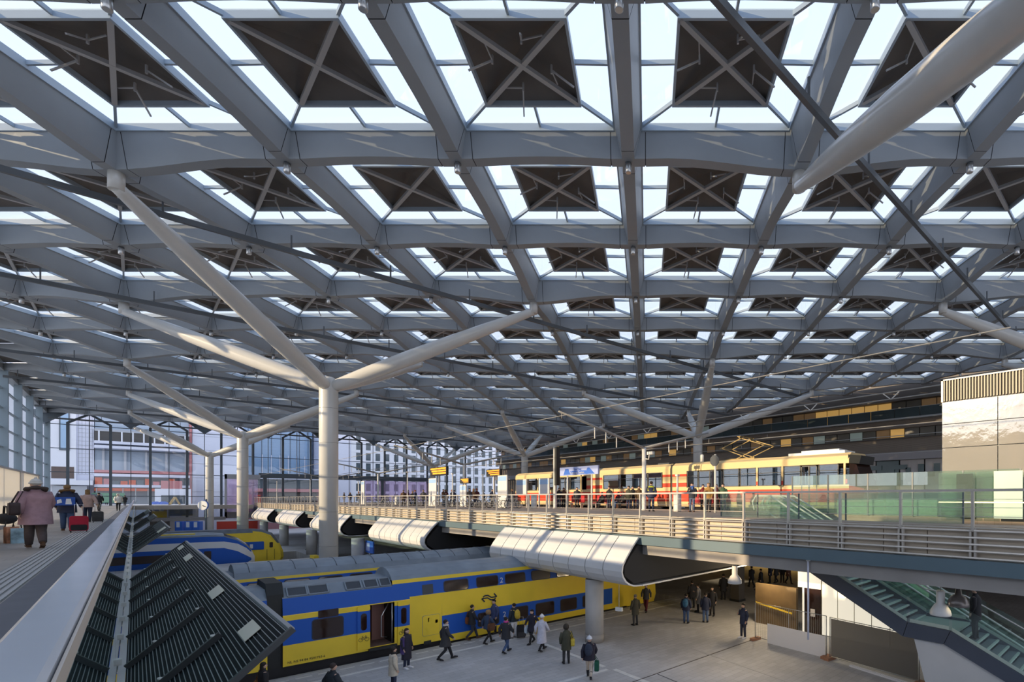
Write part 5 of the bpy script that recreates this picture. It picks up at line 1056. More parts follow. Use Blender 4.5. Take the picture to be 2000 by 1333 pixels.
mb = MB(); mb.tube([(0.06, 0.06, 0), (-0.06, -0.06, 0)], 0.72, 24); k_ = mb.build('dial', M_tw, ck)
mb = MB(); mb.tube([(0.05, 0.05, 0), (-0.08, -0.08, 0)], 0.78, 24); mb.build('rim', M_sblue, ck); k_.location = (-0.04, -0.04, 0)
dv = Vector((-0.11, -0.11, 0)); sx = Vector((1, -1, 0)).normalized(); mb = MB()
for ang, ln in ((115, 0.55), (128, 0.36)): mb.bar(dv, dv + sx * math.sin(math.radians(ang)) * ln + Vector((0, 0, math.cos(math.radians(ang)) * ln)), 0.06, 0.06)
mb.build('hands', M_blk, ck); MB().lathe((0.3, -0.3 + 0.0, 0), [(0.12, -ck.location.z), (0.12, 0.9)], 10).build('post', M_mull, ck)
# site things
for px, py, Yd, lab in ((352, 985, 115, 'white site cabin beside the construction site, left'), (338, 955, 117, 'white site cabin with a red container on it')):
    p = at_depth(px, py, Yd); s_ = thing('site_cabin', lab, 'cabin', (p.x, p.y, ZG), 0, 'site cabins outside')
    MB().bb(-3, 3, -1.2, 1.2, 0, p.z - ZG).build('body', M_ew, s_); MB().bb(-2, 2, -1.26, -1.2, (p.z - ZG) * 0.6, (p.z - ZG) * 0.85).build('window', M_ewin, s_)
    if py < 970: MB().bb(-2, 1.5, -1, 1, p.z - ZG, p.z - ZG + 1.8).build('container', M_epink, s_)
for px, lab in ((304, 'left dark cable reel on the site'), (319, 'right dark cable reel on the site')):
    p = at_depth(px, 988, 107); r_ = thing('cable_reel', lab, 'reel', p, 0.6, 'cable reels outside'); MB().tube([(0, -0.35, 0), (0, -0.28, 0)], 0.9, 18).build('flange', M_sblue, r_); MB().tube([(0, 0.28, 0), (0, 0.35, 0)], 0.9, 18).build('flange', M_sblue, r_); MB().tube([(0, -0.28, 0), (0, 0.28, 0)], 0.5, 14).build('drum', M_blk, r_); MB().bb(-0.5, 0.5, -0.4, 0.4, ZG - p.z, -0.9).build('stand', M_eg, r_)
p = at_depth(312, 1003, 99.5); ex = thing('excavator', 'yellow machine half hidden behind the black screens', 'machine', (p.x, p.y, ZG)); h = p.z - ZG
MB().bb(-1.4, 1.4, -1, 1, 0, h - 0.8).build('chassis', M_conc, ex); MB().bb(-1.1, 1.0, -0.9, 0.9, h - 0.8, h + 0.4).build('body', M_ty, ex); MB().bar((0.5, 0, h), (2.2, 0, h + 3.2), 0.3, 0.4).build('boom', M_tc, ex); MB().bar((2.2, 0, h + 3.2), (3.2, 0, h + 1.0), 0.25, 0.3).build('boom', M_tc, ex)
vn = thing('van', 'green and dark delivery van at the far end of the walkway', 'van', (at_depth(212, 980, 100).x, at_depth(212, 980, 100).y, 6.0)); MB().bb(-2.2, 2.2, -1, 1, 0.4, 2.3).build('body', mat('van_green', (0.10, 0.30, 0.16), 0.4), vn); MB().bb(-2.25, -0.8, -1.05, 1.05, 1.2, 2.1).build('window', M_ewin, vn)
for x in (-1.4, 1.4): MB().tube([(x, -1.05, 0.36), (x, 1.05, 0.36)], 0.36, 12).build('wheel', M_blk, vn)
for px, lab in ((352, 'left blue platform cabinet behind the trains'), (371, 'middle blue platform cabinet behind the trains'), (386, 'right blue platform cabinet behind the trains')):
    p = at_depth(px, 1030, 78); r_ = thing('platform_cabinet', lab, 'cabinet', (p.x, p.y, 0), -0.785, 'blue cabinets behind the trains'); MB().bb(-0.55, 0.55, -0.3, 0.3, 0, p.z + 0.9).build('body', M_sblue, r_); MB().bb(-0.3, 0.2, -0.32, -0.3, p.z, p.z + 0.8).build('label', M_ew, r_)
rh = thing('red_hoarding', 'low red and white hoarding strip behind the second column', 'hoarding', (0, 121.5, 0)); MB().bb(10.5, 16.5, -0.1, 0, 0.6, 3.0).build('panel', MATS['red_sign'], rh); MB().bb(10.5, 16.5, -0.12, 0, 3.0, 3.3).build('cap', M_ew, rh)
# ------------------------------------------------------------------ people
POSE = {
 'walk':  dict(kL=(.17, .09, .50), aL=(.29, .09, .10), tL=(.44, .10, .07), kR=(.0, -.09, .47), aR=(-.30, -.09, .17), tR=(-.17, -.09, .035), eL=(-.14, .26, 1.17), wL=(-.12, .27, .92), eR=(.10, -.26, 1.16), wR=(.27, -.22, .99)),
 'stand': dict(kL=(.02, .10, .49), aL=(0, .11, .09), tL=(.15, .13, .035), kR=(.02, -.10, .49), aR=(-.01, -.11, .09), tR=(.14, -.13, .035), eL=(-.03, .26, 1.15), wL=(.06, .26, .91), eR=(-.03, -.26, 1.15), wR=(.06, -.26, .91)),
 'phone': dict(kL=(.02, .10, .49), aL=(0, .11, .09), tL=(.15, .13, .035), kR=(.03, -.10, .49), aR=(.03, -.11, .09), tR=(.18, -.13, .035), eL=(-.03, .26, 1.15), wL=(.06, .25, .91), eR=(.04, -.26, 1.16), wR=(.25, -.12, 1.25)),
 'pull':  dict(kL=(.13, .09, .50), aL=(.20, .09, .10), tL=(.35, .10, .05), kR=(.0, -.09, .47), aR=(-.22, -.09, .14), tR=(-.08, -.09, .035), eL=(.03, .26, 1.15), wL=(.13, .26, .92), eR=(-.10, -.29, 1.16), wR=(-.22, -.36, .93)),
 'sit':   dict(kL=(.43, .11, .52), aL=(.42, .11, .09), tL=(.57, .12, .035), kR=(.43, -.11, .52), aR=(.38, -.11, .09), tR=(.53, -.12, .035), eL=(.05, .26, .72), wL=(.26, .14, .62), eR=(.05, -.26, .72), wR=(.26, -.14, .62)),
}
def dz(p): return -0.42 if p == 'sit' else 0.0
def V3(t): return Vector(t)
_pm = {}
M_slotless = mat('cloth_default', (0.1, 0.1, 0.1), 0.8)
def body_mesh(pose):
    if ('b', pose) in _pm: return _pm[('b', pose)]
    P = POSE[pose]; d = dz(pose); V = []; E = []; R = []
    def v(p, r, par=None):
        V.append(tuple(p)); R.append(r if hasattr(r, '__len__') else (r, r)); i = len(V) - 1
        if par is not None: E.append((par, i))
        return i
    pel = v((0, 0, .95 + d), (.13, .12)); ab = v((.01, 0, 1.12 + d), (.125, .105), pel); ch = v((.0, 0, 1.30 + d), (.15, .115), ab); nk0 = v((.0, 0, 1.43 + d), (.07, .07), ch)
    nk = v((.015, 0, 1.50 + d), (.052, .052), nk0); jaw = v((.03, 0, 1.565 + d), (.068, .07), nk); hd = v((.03, 0, 1.64 + d), (.085, .092), jaw); tp = v((.02, 0, 1.70 + d), (.06, .065), hd)
    v((.135, 0, 1.60 + d), .013, hd)
    for s_, k in ((1, 'L'), (-1, 'R')):
        v((.02, s_ * .098, 1.62 + d), .014, hd)
        hp = v((0, s_ * .10, .88 + d if pose != 'sit' else .50), (.088, .088), pel); kn = v(P['k' + k], (.058, .058), hp); a = V3(P['k' + k]).lerp(V3(P['a' + k]), .35); cf = v(a, (.056, .056), kn); an = v(P['a' + k], (.037, .037), cf); v(P['t' + k], (.035, .03), an)
        sh = v((0, s_ * .175, 1.41 + d), (.062, .062), ch); el = v(P['e' + k], (.042, .042), sh); wr = v(P['w' + k], (.027, .027), el)
        dr = (V3(P['w' + k]) - V3(P['e' + k])).normalized(); sd = dr.cross(Vector((0, s_, 0))).normalized(); inn = dr.cross(sd).normalized()
        pm = v(V3(P['w' + k]) + dr * .06, (.026, .036), wr)
        for f, ln in ((-1.5, .058), (-.5, .072), (.5, .068), (1.5, .052)):
            b = V3(P['w' + k]) + dr * .095 + sd * (f * .019); i1 = v(b, .0095, pm); i2 = v(b + dr * ln * .55 + inn * .012, .0085, i1); v(b + dr * ln * .85 + inn * .035, .0075, i2)
        t1 = v(V3(P['w' + k]) + dr * .05 + sd * .042, .011, pm); v(V3(P['w' + k]) + dr * .092 + sd * .052 + inn * .02, .009, t1)
    me = bpy.data.meshes.new('skel'); me.from_pydata(V, E, []); o = bpy.data.objects.new('skel', me); col.objects.link(o)
    sk = o.modifiers.new('s', 'SKIN'); sk.use_smooth_shade = True
    for i, r in enumerate(R): me.skin_vertices[0].data[i].radius = r
    me.skin_vertices[0].data[0].use_root = True
    ss = o.modifiers.new('u', 'SUBSURF'); ss.levels = 1; ss.render_levels = 1
    bpy.context.view_layer.update()
    m2 = bpy.data.meshes.new_from_object(o.evaluated_get(bpy.context.evaluated_depsgraph_get())); bpy.data.objects.remove(o); m2.name = 'body'
    m2.materials.clear(); m2.materials.append(M_slotless); _pm[('b', pose)] = m2; return m2
def ring_loft(mb, rings, n=18):                       # rings: (cx, cy, z, rx, ry)
    V = []
    for cx, cy, z, rx, ry in rings:
        for j in range(n): t = 2 * math.pi * j / n; V.append((cx + rx * math.cos(t), cy + ry * math.sin(t), z))
    k = len(rings); F = [(i * n + j, i * n + (j + 1) % n, (i + 1) * n + (j + 1) % n, (i + 1) * n + j) for i in range(k - 1) for j in range(n)]
    return mb._add(V, F, 0, True)
def coat_mesh(pose, hem, bulk):
    key = ('c', pose, hem, bulk)
    if key in _pm: return _pm[key]
    P = POSE[pose]; d = dz(pose); mb = MB(); w_ = pose in ('walk', 'pull'); fl_ = (.26 if w_ else .17) if hem < .7 else (.19 if w_ else .165)
    if pose == 'sit': hem = 1.0
    b = bulk; R = []
    if hem < 1.0: R += [(0.0, 0, hem, fl_ * b, .215 * b), (0.0, 0, (hem + .98) / 2, (fl_ + .15) / 2 * b, .208 * b)]
    R += [(0, 0, .98 + d, .16 * b, .20 * b), (0, 0, 1.10 + d, .15 * b, .19 * b), (0, 0, 1.24 + d, .155 * b, .20 * b), (-.005, 0, 1.36 + d, .145 * b, .205 * b), (-.01, 0, 1.43 + d, .115, .175), (0, 0, 1.49 + d, .075, .085), (.01, 0, 1.535 + d, .075, .078)]
    ring_loft(mb, R)
    for s_, k in ((1, 'L'), (-1, 'R')):
        S = Vector((0, s_ * .165, 1.40 + d)); e = V3(P['e' + k]); w0 = V3(P['w' + k])
        mb.tube([S, S.lerp(e, .45), e, e.lerp(w0, .5), w0 + (w0 - e).normalized() * .012], [.085 * b, .078 * b, .068 * b, .060 * b, .048 * b], 12)
    me = mb.mesh('coat', M_slotless); _pm[key] = me; return me
def legs_mesh(pose, slim, bare=False):
    key = ('t', pose, slim)
    if key in _pm: return _pm[key]
    P = POSE[pose]; mb = MB(); s = slim; h = .88 if pose != 'sit' else .50
    ring_loft(mb, [(0, 0, h - .12 if pose != 'sit' else h - .1, .11, .16), (0, 0, h, .13, .185), (0, 0, h + .12, .13, .18), (0, 0, h + .2, .125, .17)])
    for s_, k in ((1, 'L'), (-1, 'R')):
        H_ = Vector((0, s_ * .09, h)); kn = V3(P['k' + k]); a = V3(P['a' + k]); mb.tube([H_, H_.lerp(kn, .5), kn, kn.lerp(a, .4), a + Vector((0, 0, .01))], [.102 * s, .092 * s, .074 * s, .070 * s, .056 * s], 12)
    me = mb.mesh('trousers', M_slotless); _pm[key] = me; return me
def shoe_mesh(pose, k, boot):
    key = ('s', pose, k, boot)
    if key in _pm: return _pm[key]
    P = POSE[pose]; a = V3(P['a' + k]); t = V3(P['t' + k]); dr = (t - a); dh = Vector((dr.x, dr.y, 0)).normalized(); heel = a - dh * .06 + Vector((0, 0, -.035)) ; mb = MB()
    mb.tube([heel, a.lerp(t, .35) + Vector((0, 0, -.015)), a.lerp(t, .75), t + dh * .08], [.036, .046, .046, .024], 10)
    mb.bar(heel + Vector((0, 0, -.03)), t + dh * .08 + Vector((0, 0, -.012)), .085, .022)
    mb.tube([a + Vector((0, 0, -.03)), a + (V3(P['k' + k]) - a).normalized() * (.22 if boot else .06)], [.05, .066 if boot else .05], 10)
    me = mb.mesh('shoe', M_slotless); _pm[key] = me; return me
def head_mesh(kind, d):
    key = ('h', kind, d)
    if key in _pm: return _pm[key]
    mb = MB(); c = Vector((.02, 0, 1.64 + d))
    if kind in ('short', 'long', 'bun'): mb.ell(c + Vector((-.022, 0, .025)), (.098, .098, .092), 14, 9)
    if kind == 'long': mb.ell(c + Vector((-.065, 0, -.09)), (.055, .095, .15), 12, 8)
    if kind == 'bun': mb.ell(c + Vector((-.12, 0, .04)), (.045, .045, .045), 10, 7)
    if kind == 'hat':
        mb.ell(c + Vector((-.008, 0, .05)), (.108, .104, .095), 14, 9); mb.tube([c + Vector((.108 * math.cos(t), .104 * math.sin(t), .025)) for t in [i * math.pi / 8 for i in range(17)]], .022, 8, cap=False); mb.ell(c + Vector((-.01, 0, .155)), (.03, .03, .025), 8, 6)
    if kind == 'hood': mb.ell(c + Vector((-.03, 0, .01)), (.115, .125, .13), 14, 9); mb.tube([c + Vector((.06, .105 * math.sin(t), -.005 + .12 * math.cos(t))) for t in [i * math.pi / 8 for i in range(17)]], .03, 8, cap=False)
    if kind == 'cap': mb.ell(c + Vector((-.01, 0, .04)), (.104, .1, .08), 14, 9); mb.box(c + Vector((.12, 0, .03)), (.10, .13, .02))
    me = mb.mesh(kind, M_slotless); _pm[key] = me; return me
def fur_mesh(d):
    if ('fur', d) in _pm: return _pm[('fur', d)]
    mb = MB(); mb.tube([Vector((-.05 + .12 * math.cos(t), .17 * math.sin(t), 1.50 + d - .05 * math.cos(t))) for t in [i * math.pi / 8 for i in range(17)]], [.045 + .01 * ((i * 7) % 3 - 1) for i in range(17)], 8, cap=False); me = mb.mesh('fur_collar', M_slotless); _pm[('fur', d)] = me; return me
def scarf_mesh(d):
    if ('sc', d) in _pm: return _pm[('sc', d)]
    mb = MB(); mb.tube([Vector((.015 + .085 * math.cos(t), .085 * math.sin(t), 1.515 + d + .01 * math.sin(3 * t))) for t in [i * math.pi / 8 for i in range(17)]], .038, 8, cap=False); mb.box((.13, .05, 1.33 + d), (.03, .09, .32)); me = mb.mesh('scarf', M_slotless); _pm[('sc', d)] = me; return me
eye_m = MB().ell((0, 0, 0), (.006, .011, .008), 6, 5).mesh('eye', mat('eye_dark', (.02, .015, .01), .2))
SKIN = [mat('skin_light', (.62, .40, .30), .5), mat('skin_mid', (.42, .25, .17), .5), mat('skin_dark', (.16, .085, .05), .5)]
def cloth(c): return mat('cloth_%02d_%02d_%02d' % tuple(int(x * 99) for x in c), c, .8, noise=.12, nscale=9)
def slotted(name, me, m, parent):
    o = link(name, me, parent); o.material_slots[0].link = 'OBJECT'; o.material_slots[0].material = m; return o
BLK = (.018, .018, .022); NAVY = (.02, .028, .065); DKG = (.05, .05, .055); OLV = (.06, .06, .038); JEAN = (.055, .10, .22); BRN = (.10, .05, .025); BEI = (.62, .55, .44); WHT = (.75, .75, .78); HAIRB = (.02, .014, .01); HAIRL = (.20, .12, .05); GRY = (.22, .22, .23)
def person(p, head, h, pose, label, coat=BLK, hem=.72, bulk=1.0, legs=BLK, slim=1.0, shoes=BLK, boot=False, hd='short', hdc=HAIRB, skin=0, fur=None, scarf=None, group=None, detail=True):
    s = h / 1.74; d = dz(pose)
    r = thing('person', label, 'person', p, math.radians(head), group); r.scale = (s, s, s)
    slotted('body', body_mesh(pose), SKIN[skin], r); c = slotted('coat', coat_mesh(pose, hem, bulk), cloth(coat), r); slotted('trousers', legs_mesh(pose, slim), cloth(legs), r)
    for k in 'LR': slotted('shoe', shoe_mesh(pose, k, boot), cloth(shoes), r)
    slotted('hair' if hd in ('short', 'long', 'bun') else {'hat': 'hat', 'hood': 'hood', 'cap': 'cap'}[hd], head_mesh(hd, d), cloth(hdc), r)
    if fur: slotted('fur_collar', fur_mesh(d), cloth(fur), r)
    if scarf: slotted('scarf', scarf_mesh(d), cloth(scarf), r)
    if detail:
        for s_ in (1, -1): link('eye', eye_m, r, (.112, s_ * .034, 1.645 + d))
    return r
def off(r, x, y, z):
    a = r.rotation_euler.z; s = r.scale[0]; x, y, z = x * s, y * s, z * s; c, n = math.cos(a), math.sin(a)
    return (r.location.x + x * c - y * n, r.location.y + x * n + y * c, r.location.z + z)
def backpack(r, c, label, x=-.27, z=1.0):
    b = thing('backpack', label, 'backpack', off(r, x, 0, z), r.rotation_euler.z); m = cloth(c)
    mb = MB(); mb.ell((0, 0, .24), (.11, .165, .25), 14, 9); mb.build('bag_body', m, b); mb = MB(); mb.ell((-.09, 0, .15), (.05, .12, .13), 12, 7); mb.build('front_pocket', m, b); mb = MB()
    for s_ in (-1, 1): mb.tube([(.05, s_ * .1, .42), (.18, s_ * .12, .44), (.22, s_ * .12, .35)], .018, 6)
    mb.build('strap', m, b); return b
def tote(r, c, label, y=-.3, z=.62, x=0.0, sh=1.42, wd=.36, ht=.38):
    b = thing('shoulder_bag', label, 'bag', off(r, x, y, z), r.rotation_euler.z); m = cloth(c); mb = MB(); mb.prism([(xx, -.06, zz) for xx, zz in rrect(-wd / 2, wd / 2, 0, ht, min(wd, ht) * .28)], (0, .12, 0)); mb.prism([(xx * .9, -.085, zz * .92 + .01) for xx, zz in rrect(-wd / 2, wd / 2, 0, ht, min(wd, ht) * .3)], (0, .17, 0)); mb.build('bag_body', m, b); mb = MB()
    for q in (-.03, .03): mb.tube([(-.12, q, ht), (-.05, q + (.1 if y < 0 else -.1), sh - z), (.05, q + (.1 if y < 0 else -.1), sh - z), (.12, q, ht)], .010, 5)
    mb.build('strap', m, b); return b
def suitcase(p, rz, c, c2, label, h=.58, w_=.42):
    b = thing('suitcase', label, 'suitcase', p, rz); mb = MB(); mb.prism([(-.12, y, z) for y, z in rrect(-w_ / 2, w_ / 2, .06, h, .07)], (.24, 0, 0)); mb.build('shell', cloth(c), b); mb = MB(); mb.prism([(-.135, y, z) for y, z in rrect(-w_ / 2 + .03, w_ / 2 - .03, .08, h * .48, .05)], (.02, 0, 0)); mb.build('lower_pocket', cloth(c2), b)
    mb = MB(); mb.tube([(0, -.1, h), (0, -.1, h + .42), (0, .1, h + .42), (0, .1, h)], .011, 6); mb.build('pull_handle', M_steel, b)
    for s_ in (-1, 1): MB().tube([(0, s_ * (w_ / 2 - .04) - .015, .04), (0, s_ * (w_ / 2 - .04) + .015, .04)], .04, 10).build('wheel', M_blk, b)
    return b
# -- walkway (floor z = 6)
w1 = person(at_z(70, 1072, ZW), 100, 1.64, 'walk', 'person in a pink padded coat with grey knit hat seen from behind', (.36, .22, .25), .62, 1.38, (.10, .075, .075), 1.25, BRN, True, 'hat', (.55, .55, .52), fur=(.05, .035, .03))
tote(w1, (.045, .03, .03), 'dark shoulder bag of the person in the pink coat', y=.36, z=.86, x=-.12, wd=.42, ht=.3)
w2 = person(at_z(131, 1038, ZW), 95, 1.70, 'pull', 'person in a navy coat with brown fur hood and blue jeans on the walkway', NAVY, .70, 1.22, JEAN, 1.15, BRN, False, 'short', HAIRL, fur=(.14, .08, .03))
bb_ = thing('shoulder_bag', 'blue and white bag on the back of the person in navy', 'bag', off(w2, -.24, .05, 1.12), w2.rotation_euler.z); MB().bb(-.07, .05, -.24, .24, -.14, .16).build('bag_body', cloth((.03, .10, .42)), bb_); MB().prism([(-.078, .0, -.1), (-.078, -.16, -.1), (-.078, -.13, .1), (-.078, -.02, .1)], (.008, 0, 0)).build('white_print', M_tw, bb_); MB().prism([(-.078, .2, -.08), (-.078, .08, -.04), (-.078, .1, .09), (-.078, .2, .05)], (.008, 0, 0)).build('white_print', M_tw, bb_); mb = MB(); mb.tube([(0.05, .2, .15), (.28, .16, .38), (.34, .0, .3)], .015, 6); mb.build('strap', cloth(NAVY), bb_)
suitcase(at_z(154, 1040, ZW), math.radians(95), (.42, .012, .04), BLK, 'red suitcase with black base rolling behind the person in navy', .58, .46)
w3 = person(at_z(171, 1020, ZW), 90, 1.66, 'pull', 'person in a pale pink quilted jacket walking away on the walkway', (.42, .30, .27), .80, 1.16, NAVY, .95, BLK, False, 'long', HAIRL)
suitcase(at_z(191, 1021, ZW), math.radians(90), (.055, .055, .06), (.04, .04, .045), 'dark grey suitcase pulled by the person in the pale pink jacket', .56, .40)
person(at_z(231, 998, ZW), -90, 1.68, 'walk', 'person in a white hooded jacket with black trousers coming towards the viewer', (.72, .68, .60), .82, 1.25, BLK, .9, BLK, False, 'hood', (.72, .68, .60))
person(at_z(244, 988, ZW), 90, 1.74, 'walk', 'distant person in a dark coat right of the white jacket', BLK, .62, 1.1); person(at_z(193, 999, ZW), 80, 1.74, 'walk', 'distant dark figure left of the white jacket on the walkway', BLK, .7, 1.05); person(at_z(208, 986, ZW), 80, 1.70, 'stand', 'farthest small figure beside the green van', DKG, .8)
sbg = thing('shopping_bag', 'bright patterned shopping bag standing on the floor by the stone bench', 'bag', at_z(22, 1061, ZW), 0.4); MB().bb(-.11, .11, -.10, .10, 0, .44).build('bag_body', mat('bag_orange', (.62, .28, .16), .6, noise=.5, nscale=6), sbg); mb = MB(); mb.tube([(-.08, .1, .44), (-.06, .1, .58), (.06, .1, .58), (.08, .1, .44)], .012, 5); mb.build('handle', M_blk, sbg)
sb2 = thing('shopping_bag', 'light blue patterned shopping bag right of the orange one', 'bag', at_z(34, 1061, ZW), 0.2); MB().bb(-.12, .12, -.10, .10, 0, .40).build('bag_body', mat('bag_blue', (.35, .52, .62), .6, noise=.5, nscale=5), sb2); mb = MB(); mb.tube([(-.08, .1, .40), (-.06, .1, .54), (.06, .1, .54), (.08, .1, .40)], .012, 5); mb.build('handle', M_blk, sb2)
sb3 = thing('backpack', 'black bag with loop straps on the stone bench at the left edge', 'backpack', (at_z(4, 1058, ZW).x, at_z(4, 1058, ZW).y + .6, ZW + .46), .3); mb = MB(); mb.ell((0, 0, .16), (.22, .3, .16), 14, 8); mb.build('bag_body', cloth(BLK), sb3); mb = MB(); mb.tube([(0, -.2, .25), (0, -.15, .5), (0, .15, .52), (0, .22, .25)], .025, 6); mb.build('strap', cloth(BLK), sb3)
# -- platform
def pf(px, py): return at_z(px, py, 0)
def ph(px, py, h):
    p = at_z(px, py, h); p.z = 0; return p
q = person(ph(514, 1294, 1.66), 10, 1.66, 'stand', 'person with long black hair under the corner of the largest black screen', BLK, .6, 1.0, hd='long'); tote(q, (.30, .12, .03), 'tan handbag of the person below the black screen', y=.27, z=.7)
person(ph(650, 1296, 1.80), 8, 1.80, 'walk', 'person in a dark jacket cropped by the bottom edge of the picture', (.022, .03, .04), .8, 1.2, hd='short', hdc=(.05, .035, .03))
person(ph(768, 1264, 1.68), 0, 1.68, 'stand', 'person in a beige coat with dark scarf and dark hair', BEI, .66, 1.0, NAVY, .9, BLK, hd='long', scarf=BLK)
q = person(pf(794, 1306), -60, 1.70, 'stand', 'person in a long black coat with purple scarf and white shoes', (.02, .018, .035), .42, 1.08, NAVY, .9, WHT, hd='long', hdc=(.03, .015, .012)); 
sf = thing('shawl', 'purple shawl hanging from the shoulder beside the long black coat', 'shawl', off(q, .0, -.23, .75), q.rotation_euler.z); MB().box((0, -.02, .3), (.16, .06, .62)).build('fabric', cloth((.08, .05, .20)), sf); MB().box((0, -.02, -.04), (.15, .03, .06)).build('fringe', cloth((.10, .07, .24)), sf)
person(pf(870, 1290), -15, 1.80, 'walk', 'person in a black coat and white collar striding along the platform', (.035, .038, .042), .62, 1.0, BLK, .9, BLK, hd='short', scarf=(.6, .6, .6))
q = person(pf(922, 1250), -12, 1.78, 'walk', 'person in a dark suit with open stride passing the lower train windows', (.025, .025, .03), .78, 1.0, (.04, .045, .07), .9, BRN); tote(q, (.28, .09, .03), 'red brown satchel of the person in the dark suit', y=.28, z=.75, x=-.1)
q = person(pf(953, 1258), 10, 1.66, 'walk', 'person in a blue jacket with tan fur hood', (.035, .06, .12), .80, 1.12, BLK, .85, BLK, hd='hood', hdc=(.30, .19, .09)); tote(q, (.14, .06, .03), 'brown shoulder bag of the person in the blue fur hooded jacket', y=-.27, z=.72)
person(pf(965, 1238), -170, 1.82, 'stand', 'tall person in a blue jacket standing by the train under the emblem', (.05, .07, .17), .8, 1.1, BLK)
q = person(pf(988, 1276), 20, 1.68, 'walk', 'person in a dark coat with a pink scarf and blue jeans', (.03, .032, .04), .70, 1.1, JEAN, .95, BLK, hd='short', scarf=(.62, .06, .32))
q = person(pf(1004, 1247), 95, 1.80, 'stand', 'person in white trousers wearing a yellow backpack', (.03, .03, .035), .85, 1.05, WHT, 1.0, GRY); backpack(q, (.55, .38, .04), 'yellow backpack worn by the person in white trousers')
suitcase(pf(1018, 1246), 1.2, BLK, DKG, 'black suitcase standing beside the white trousers', .66, .44)
q = person(pf(1039, 1257), -160, 1.68, 'walk', 'person in a dark navy coat carrying a pale blue bag', (.018, .018, .035), .66, 1.0, BLK, .85, BLK, hd='long'); tote(q, (.55, .65, .72), 'pale blue carrier bag of the person in dark navy', y=-.28, z=.5, sh=.95)
q = person(pf(1058, 1272), 20, 1.70, 'walk', 'person in a long white coat and white knit hat', (.62, .62, .72), .42, 1.05, BLK, .85, BLK, hd='hat', hdc=WHT); tote(q, (.62, .45, .18), 'tan crossbody bag on the long white coat', y=.27, z=.82, wd=.26, ht=.26)
q = person(pf(1106, 1297), 60, 1.70, 'phone', 'person in an olive coat with a yellow tote seen from behind', OLV, .64, 1.05, (.04, .04, .05), .9, BLK, hd='hood', hdc=(.04, .032, .022)); tote(q, (.62, .47, .06), 'yellow tote bag on the shoulder of the olive coat', y=-.27, z=.78, wd=.34, ht=.34)
q = person(pf(1151, 1326), 45, 1.68, 'walk', 'person in a navy puffer jacket with white hat, beige trousers and black boots', (.015, .02, .04), .80, 1.22, (.62, .52, .42), .9, BLK, True, 'hat', (.68, .70, .75)); backpack(q, (.03, .04, .07), 'navy backpack on the puffer jacket', z=1.02); tote(q, (.01, .10, .06), 'dark green carrier bag held by the person in the puffer jacket', y=-.31, z=.32, sh=.93, wd=.3, ht=.42)
person(pf(1241, 1222), 75, 1.76, 'stand', 'person in an olive coat under the large cowl', (.07, .065, .045), .62, 1.0, DKG, .9, BLK, hdc=(.2, .17, .13)); person(pf(1262, 1195), -150, 1.74, 'walk', 'person with burgundy trousers at the platform edge in shade', DKG, .8, 1.0, (.12, .015, .025))
q = person(pf(1340, 1218), 30, 1.72, 'stand', 'person in jeans with a blue backpack in the shaded concourse', NAVY, .78, 1.1, JEAN); backpack(q, (.04, .14, .26), 'blue backpack in the shaded concourse')
person(pf(1378, 1216), 40, 1.72, 'stand', 'person in a navy parka and jeans under the viaduct', NAVY, .74, 1.1, (.10, .16, .30)); person(pf(1391, 1203), 200, 1.78, 'stand', 'tall dark figure just right of the navy parka', BLK, .62, 1.05); person(pf(1364, 1196), 120, 1.76, 'phone', 'person in a grey coat within the shaded group', GRY, .55, 1.0); person(pf(1352, 1188), 60, 1.80, 'stand', 'black figure at the back of the shaded group', BLK, .7, 1.2)
person(pf(1413, 1172), 45, 1.84, 'stand', 'black silhouette walking into the concourse', BLK, .6, 1.1); person(pf(1452, 1247), 170, 1.80, 'phone', 'person in dark clothes looking at a phone by the mesh fence', NAVY, .72, 1.0, (.03, .035, .06), .95, WHT)
for i, (px, py, c, pose) in enumerate(((1468, 1148, BLK, 'walk'), (1486, 1155, BLK, 'walk'), (1504, 1140, NAVY, 'stand'), (1516, 1139, DKG, 'walk'), (1528, 1138, BLK, 'stand'), (1540, 1141, (.12, .05, .03), 'walk'))): person(pf(px, py), 60 + i * 37, 1.74, pose, 'dark figure far inside the concourse, ' + ordn(i) + ' from the left behind the pendant lamps', c, .68, 1.05, BLK, group='figures deep in the concourse')
q = person((19.9, 4.35, 2.50), 88, 1.74, 'stand', 'person in black climbing the staircase behind the pendant lamps', BLK, .66, 1.05, BLK)
person(at_z(600, 1074, 0), 180, 1.72, 'stand', 'dark figure before the pink and white hoarding', (.03, .015, .02), .7); person(at_z(727, 1080, 0), 45, 1.70, 'stand', 'dark figure under the blue information board', (.04, .015, .02), .7)
# -- tram deck
def pd(px, x): p = at_x(px, 985, x); p.z = ZD; return p
DK = [(1092, 25.4, 'stand', 'dark coated person at the tram door beside the mast', BLK), (1101, 26.0, 'stand', 'person in brown at the rear tram door', BRN), (1127, 25.6, 'stand', 'person in dark clothes left of the red and cream stripes', DKG), (1190, 25.6, 'stand', 'dark figure next to the seated persons', BLK), (1228, 25.4, 'stand', 'dark olive figure before the tram middle', OLV), (1236, 26.0, 'stand', 'dark figure behind the olive one', BLK), (1248, 25.8, 'stand', 'person in brown coat left of the camera mast', (.12, .07, .03)), (1373, 26.2, 'stand', 'dark red figure between the bench and the octagonal board', (.20, .02, .02)), (1399, 26.4, 'stand', 'person in dark red right of the octagonal board pole', (.10, .02, .03)), (1412, 25.8, 'stand', 'person in green near the front tram door', (.05, .10, .05))]
for px, x, pose, lab, c in DK: person(pd(px, x), 190 + (px * 37) % 70, 1.72, pose, lab, c, .74, 1.05, BLK if px % 2 else NAVY, detail=False)
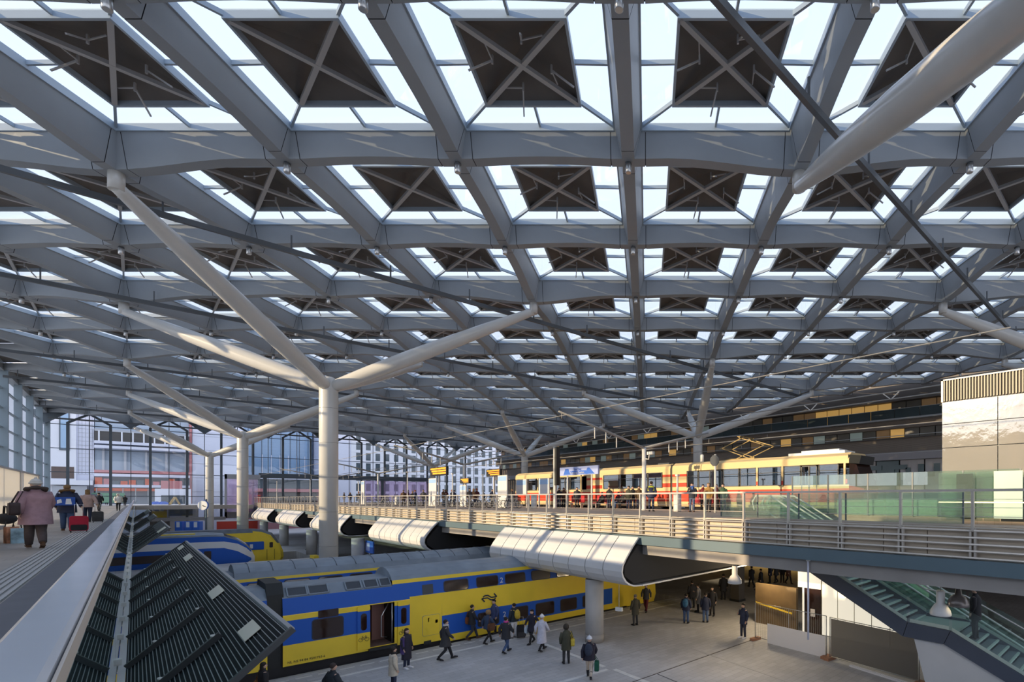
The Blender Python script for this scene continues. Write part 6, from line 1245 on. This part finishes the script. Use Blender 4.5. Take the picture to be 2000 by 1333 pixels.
person(pd(1272, 22.5), 35, 1.86, 'stand', 'person in a yellow and navy high visibility jacket', (.03, .035, .08), .82, 1.15, NAVY); 
yk = pd(1272, 22.5); vt = thing('safety_vest', 'yellow shoulder panel of the high visibility jacket', 'vest', (yk.x, yk.y, ZD + 1.38), math.radians(35)); mb = MB(); ring_loft(mb, [(0, 0, -.10, .185, .262), (-.005, 0, .05, .178, .255), (-.01, 0, .14, .14, .215), (0, 0, .21, .1, .11)]); mb.build('yoke', cloth((.62, .62, .06)), vt)
person(pd(1352, 23.6), 200, 1.74, 'phone', 'person in a navy jacket with a blue scarf and jeans holding a phone', (.03, .035, .05), .85, 1.1, (.08, .12, .22), .9, BRN, scarf=(.06, .14, .45)); person(pd(1384, 24.0), 190, 1.72, 'phone', 'person in a tan fur coat eating beside the litter bin', (.34, .19, .05), .82, 1.15, (.03, .03, .03), 1.0, BLK, hd='long', hdc=HAIRL)
for px, lab, c in ((1176, 'person seated on the red bench left of the tram stripes, in black', BLK), (1208, 'person with a red scarf seated before the tram', (.05, .02, .03)), (1218, 'person in black seated right of the red scarf', BLK)):
    p = pd(px, 26.35); person(p, 180, 1.72, 'sit', lab, c, 1.0, 1.1, JEAN if px == 1208 else BLK, scarf=(.5, .02, .02) if px == 1208 else None, detail=False)
for i, (px, x) in enumerate(((672, 21.5), (684, 23), (701, 22), (788, 21.5), (797, 22.5), (806, 23.5), (811, 22), (827, 21.7), (866, 22.5), (871, 24), (883, 23), (887, 24.5), (917, 21.8), (925, 23), (931, 24.5), (944, 26), (962, 25), (1000, 26))): 
    person(pd(px, x), (i * 83) % 360, 1.68 + .03 * (i % 5), ('stand', 'walk', 'phone')[i % 3], 'small dark figure waiting on the far half of the deck, ' + ordn(i) + ' from the left', (BLK, NAVY, DKG, BRN, (.09, .02, .02))[i % 5], .7 if i % 2 else .82, 1.05, (BLK, NAVY, JEAN)[i % 3], hd=('short', 'long', 'hat', 'short')[i % 4], hdc=(HAIRB, HAIRL, (.3, .1, .05), HAIRB)[i % 4], group='people waiting on the far deck', detail=False)
# heads behind the tram windows
for i, y in enumerate((15.6, 17.1, 17.9, 20.2, 27.4, 29.0, 30.6, 32.4, 42.6, 45.8)):
    person((TX + .8 + .3 * (i % 3), y, 6.72), (90, 270, 180)[i % 3], 1.66, 'stand', 'passenger standing inside the tram behind the window glass, ' + ordn(i) + ' from the front', ((.25, .24, .23), BLK, (.10, .02, .05), NAVY, BEI)[i % 5], .8, 1.0, hdc=(HAIRL, HAIRB)[i % 2], group='passengers inside the tram', detail=False)
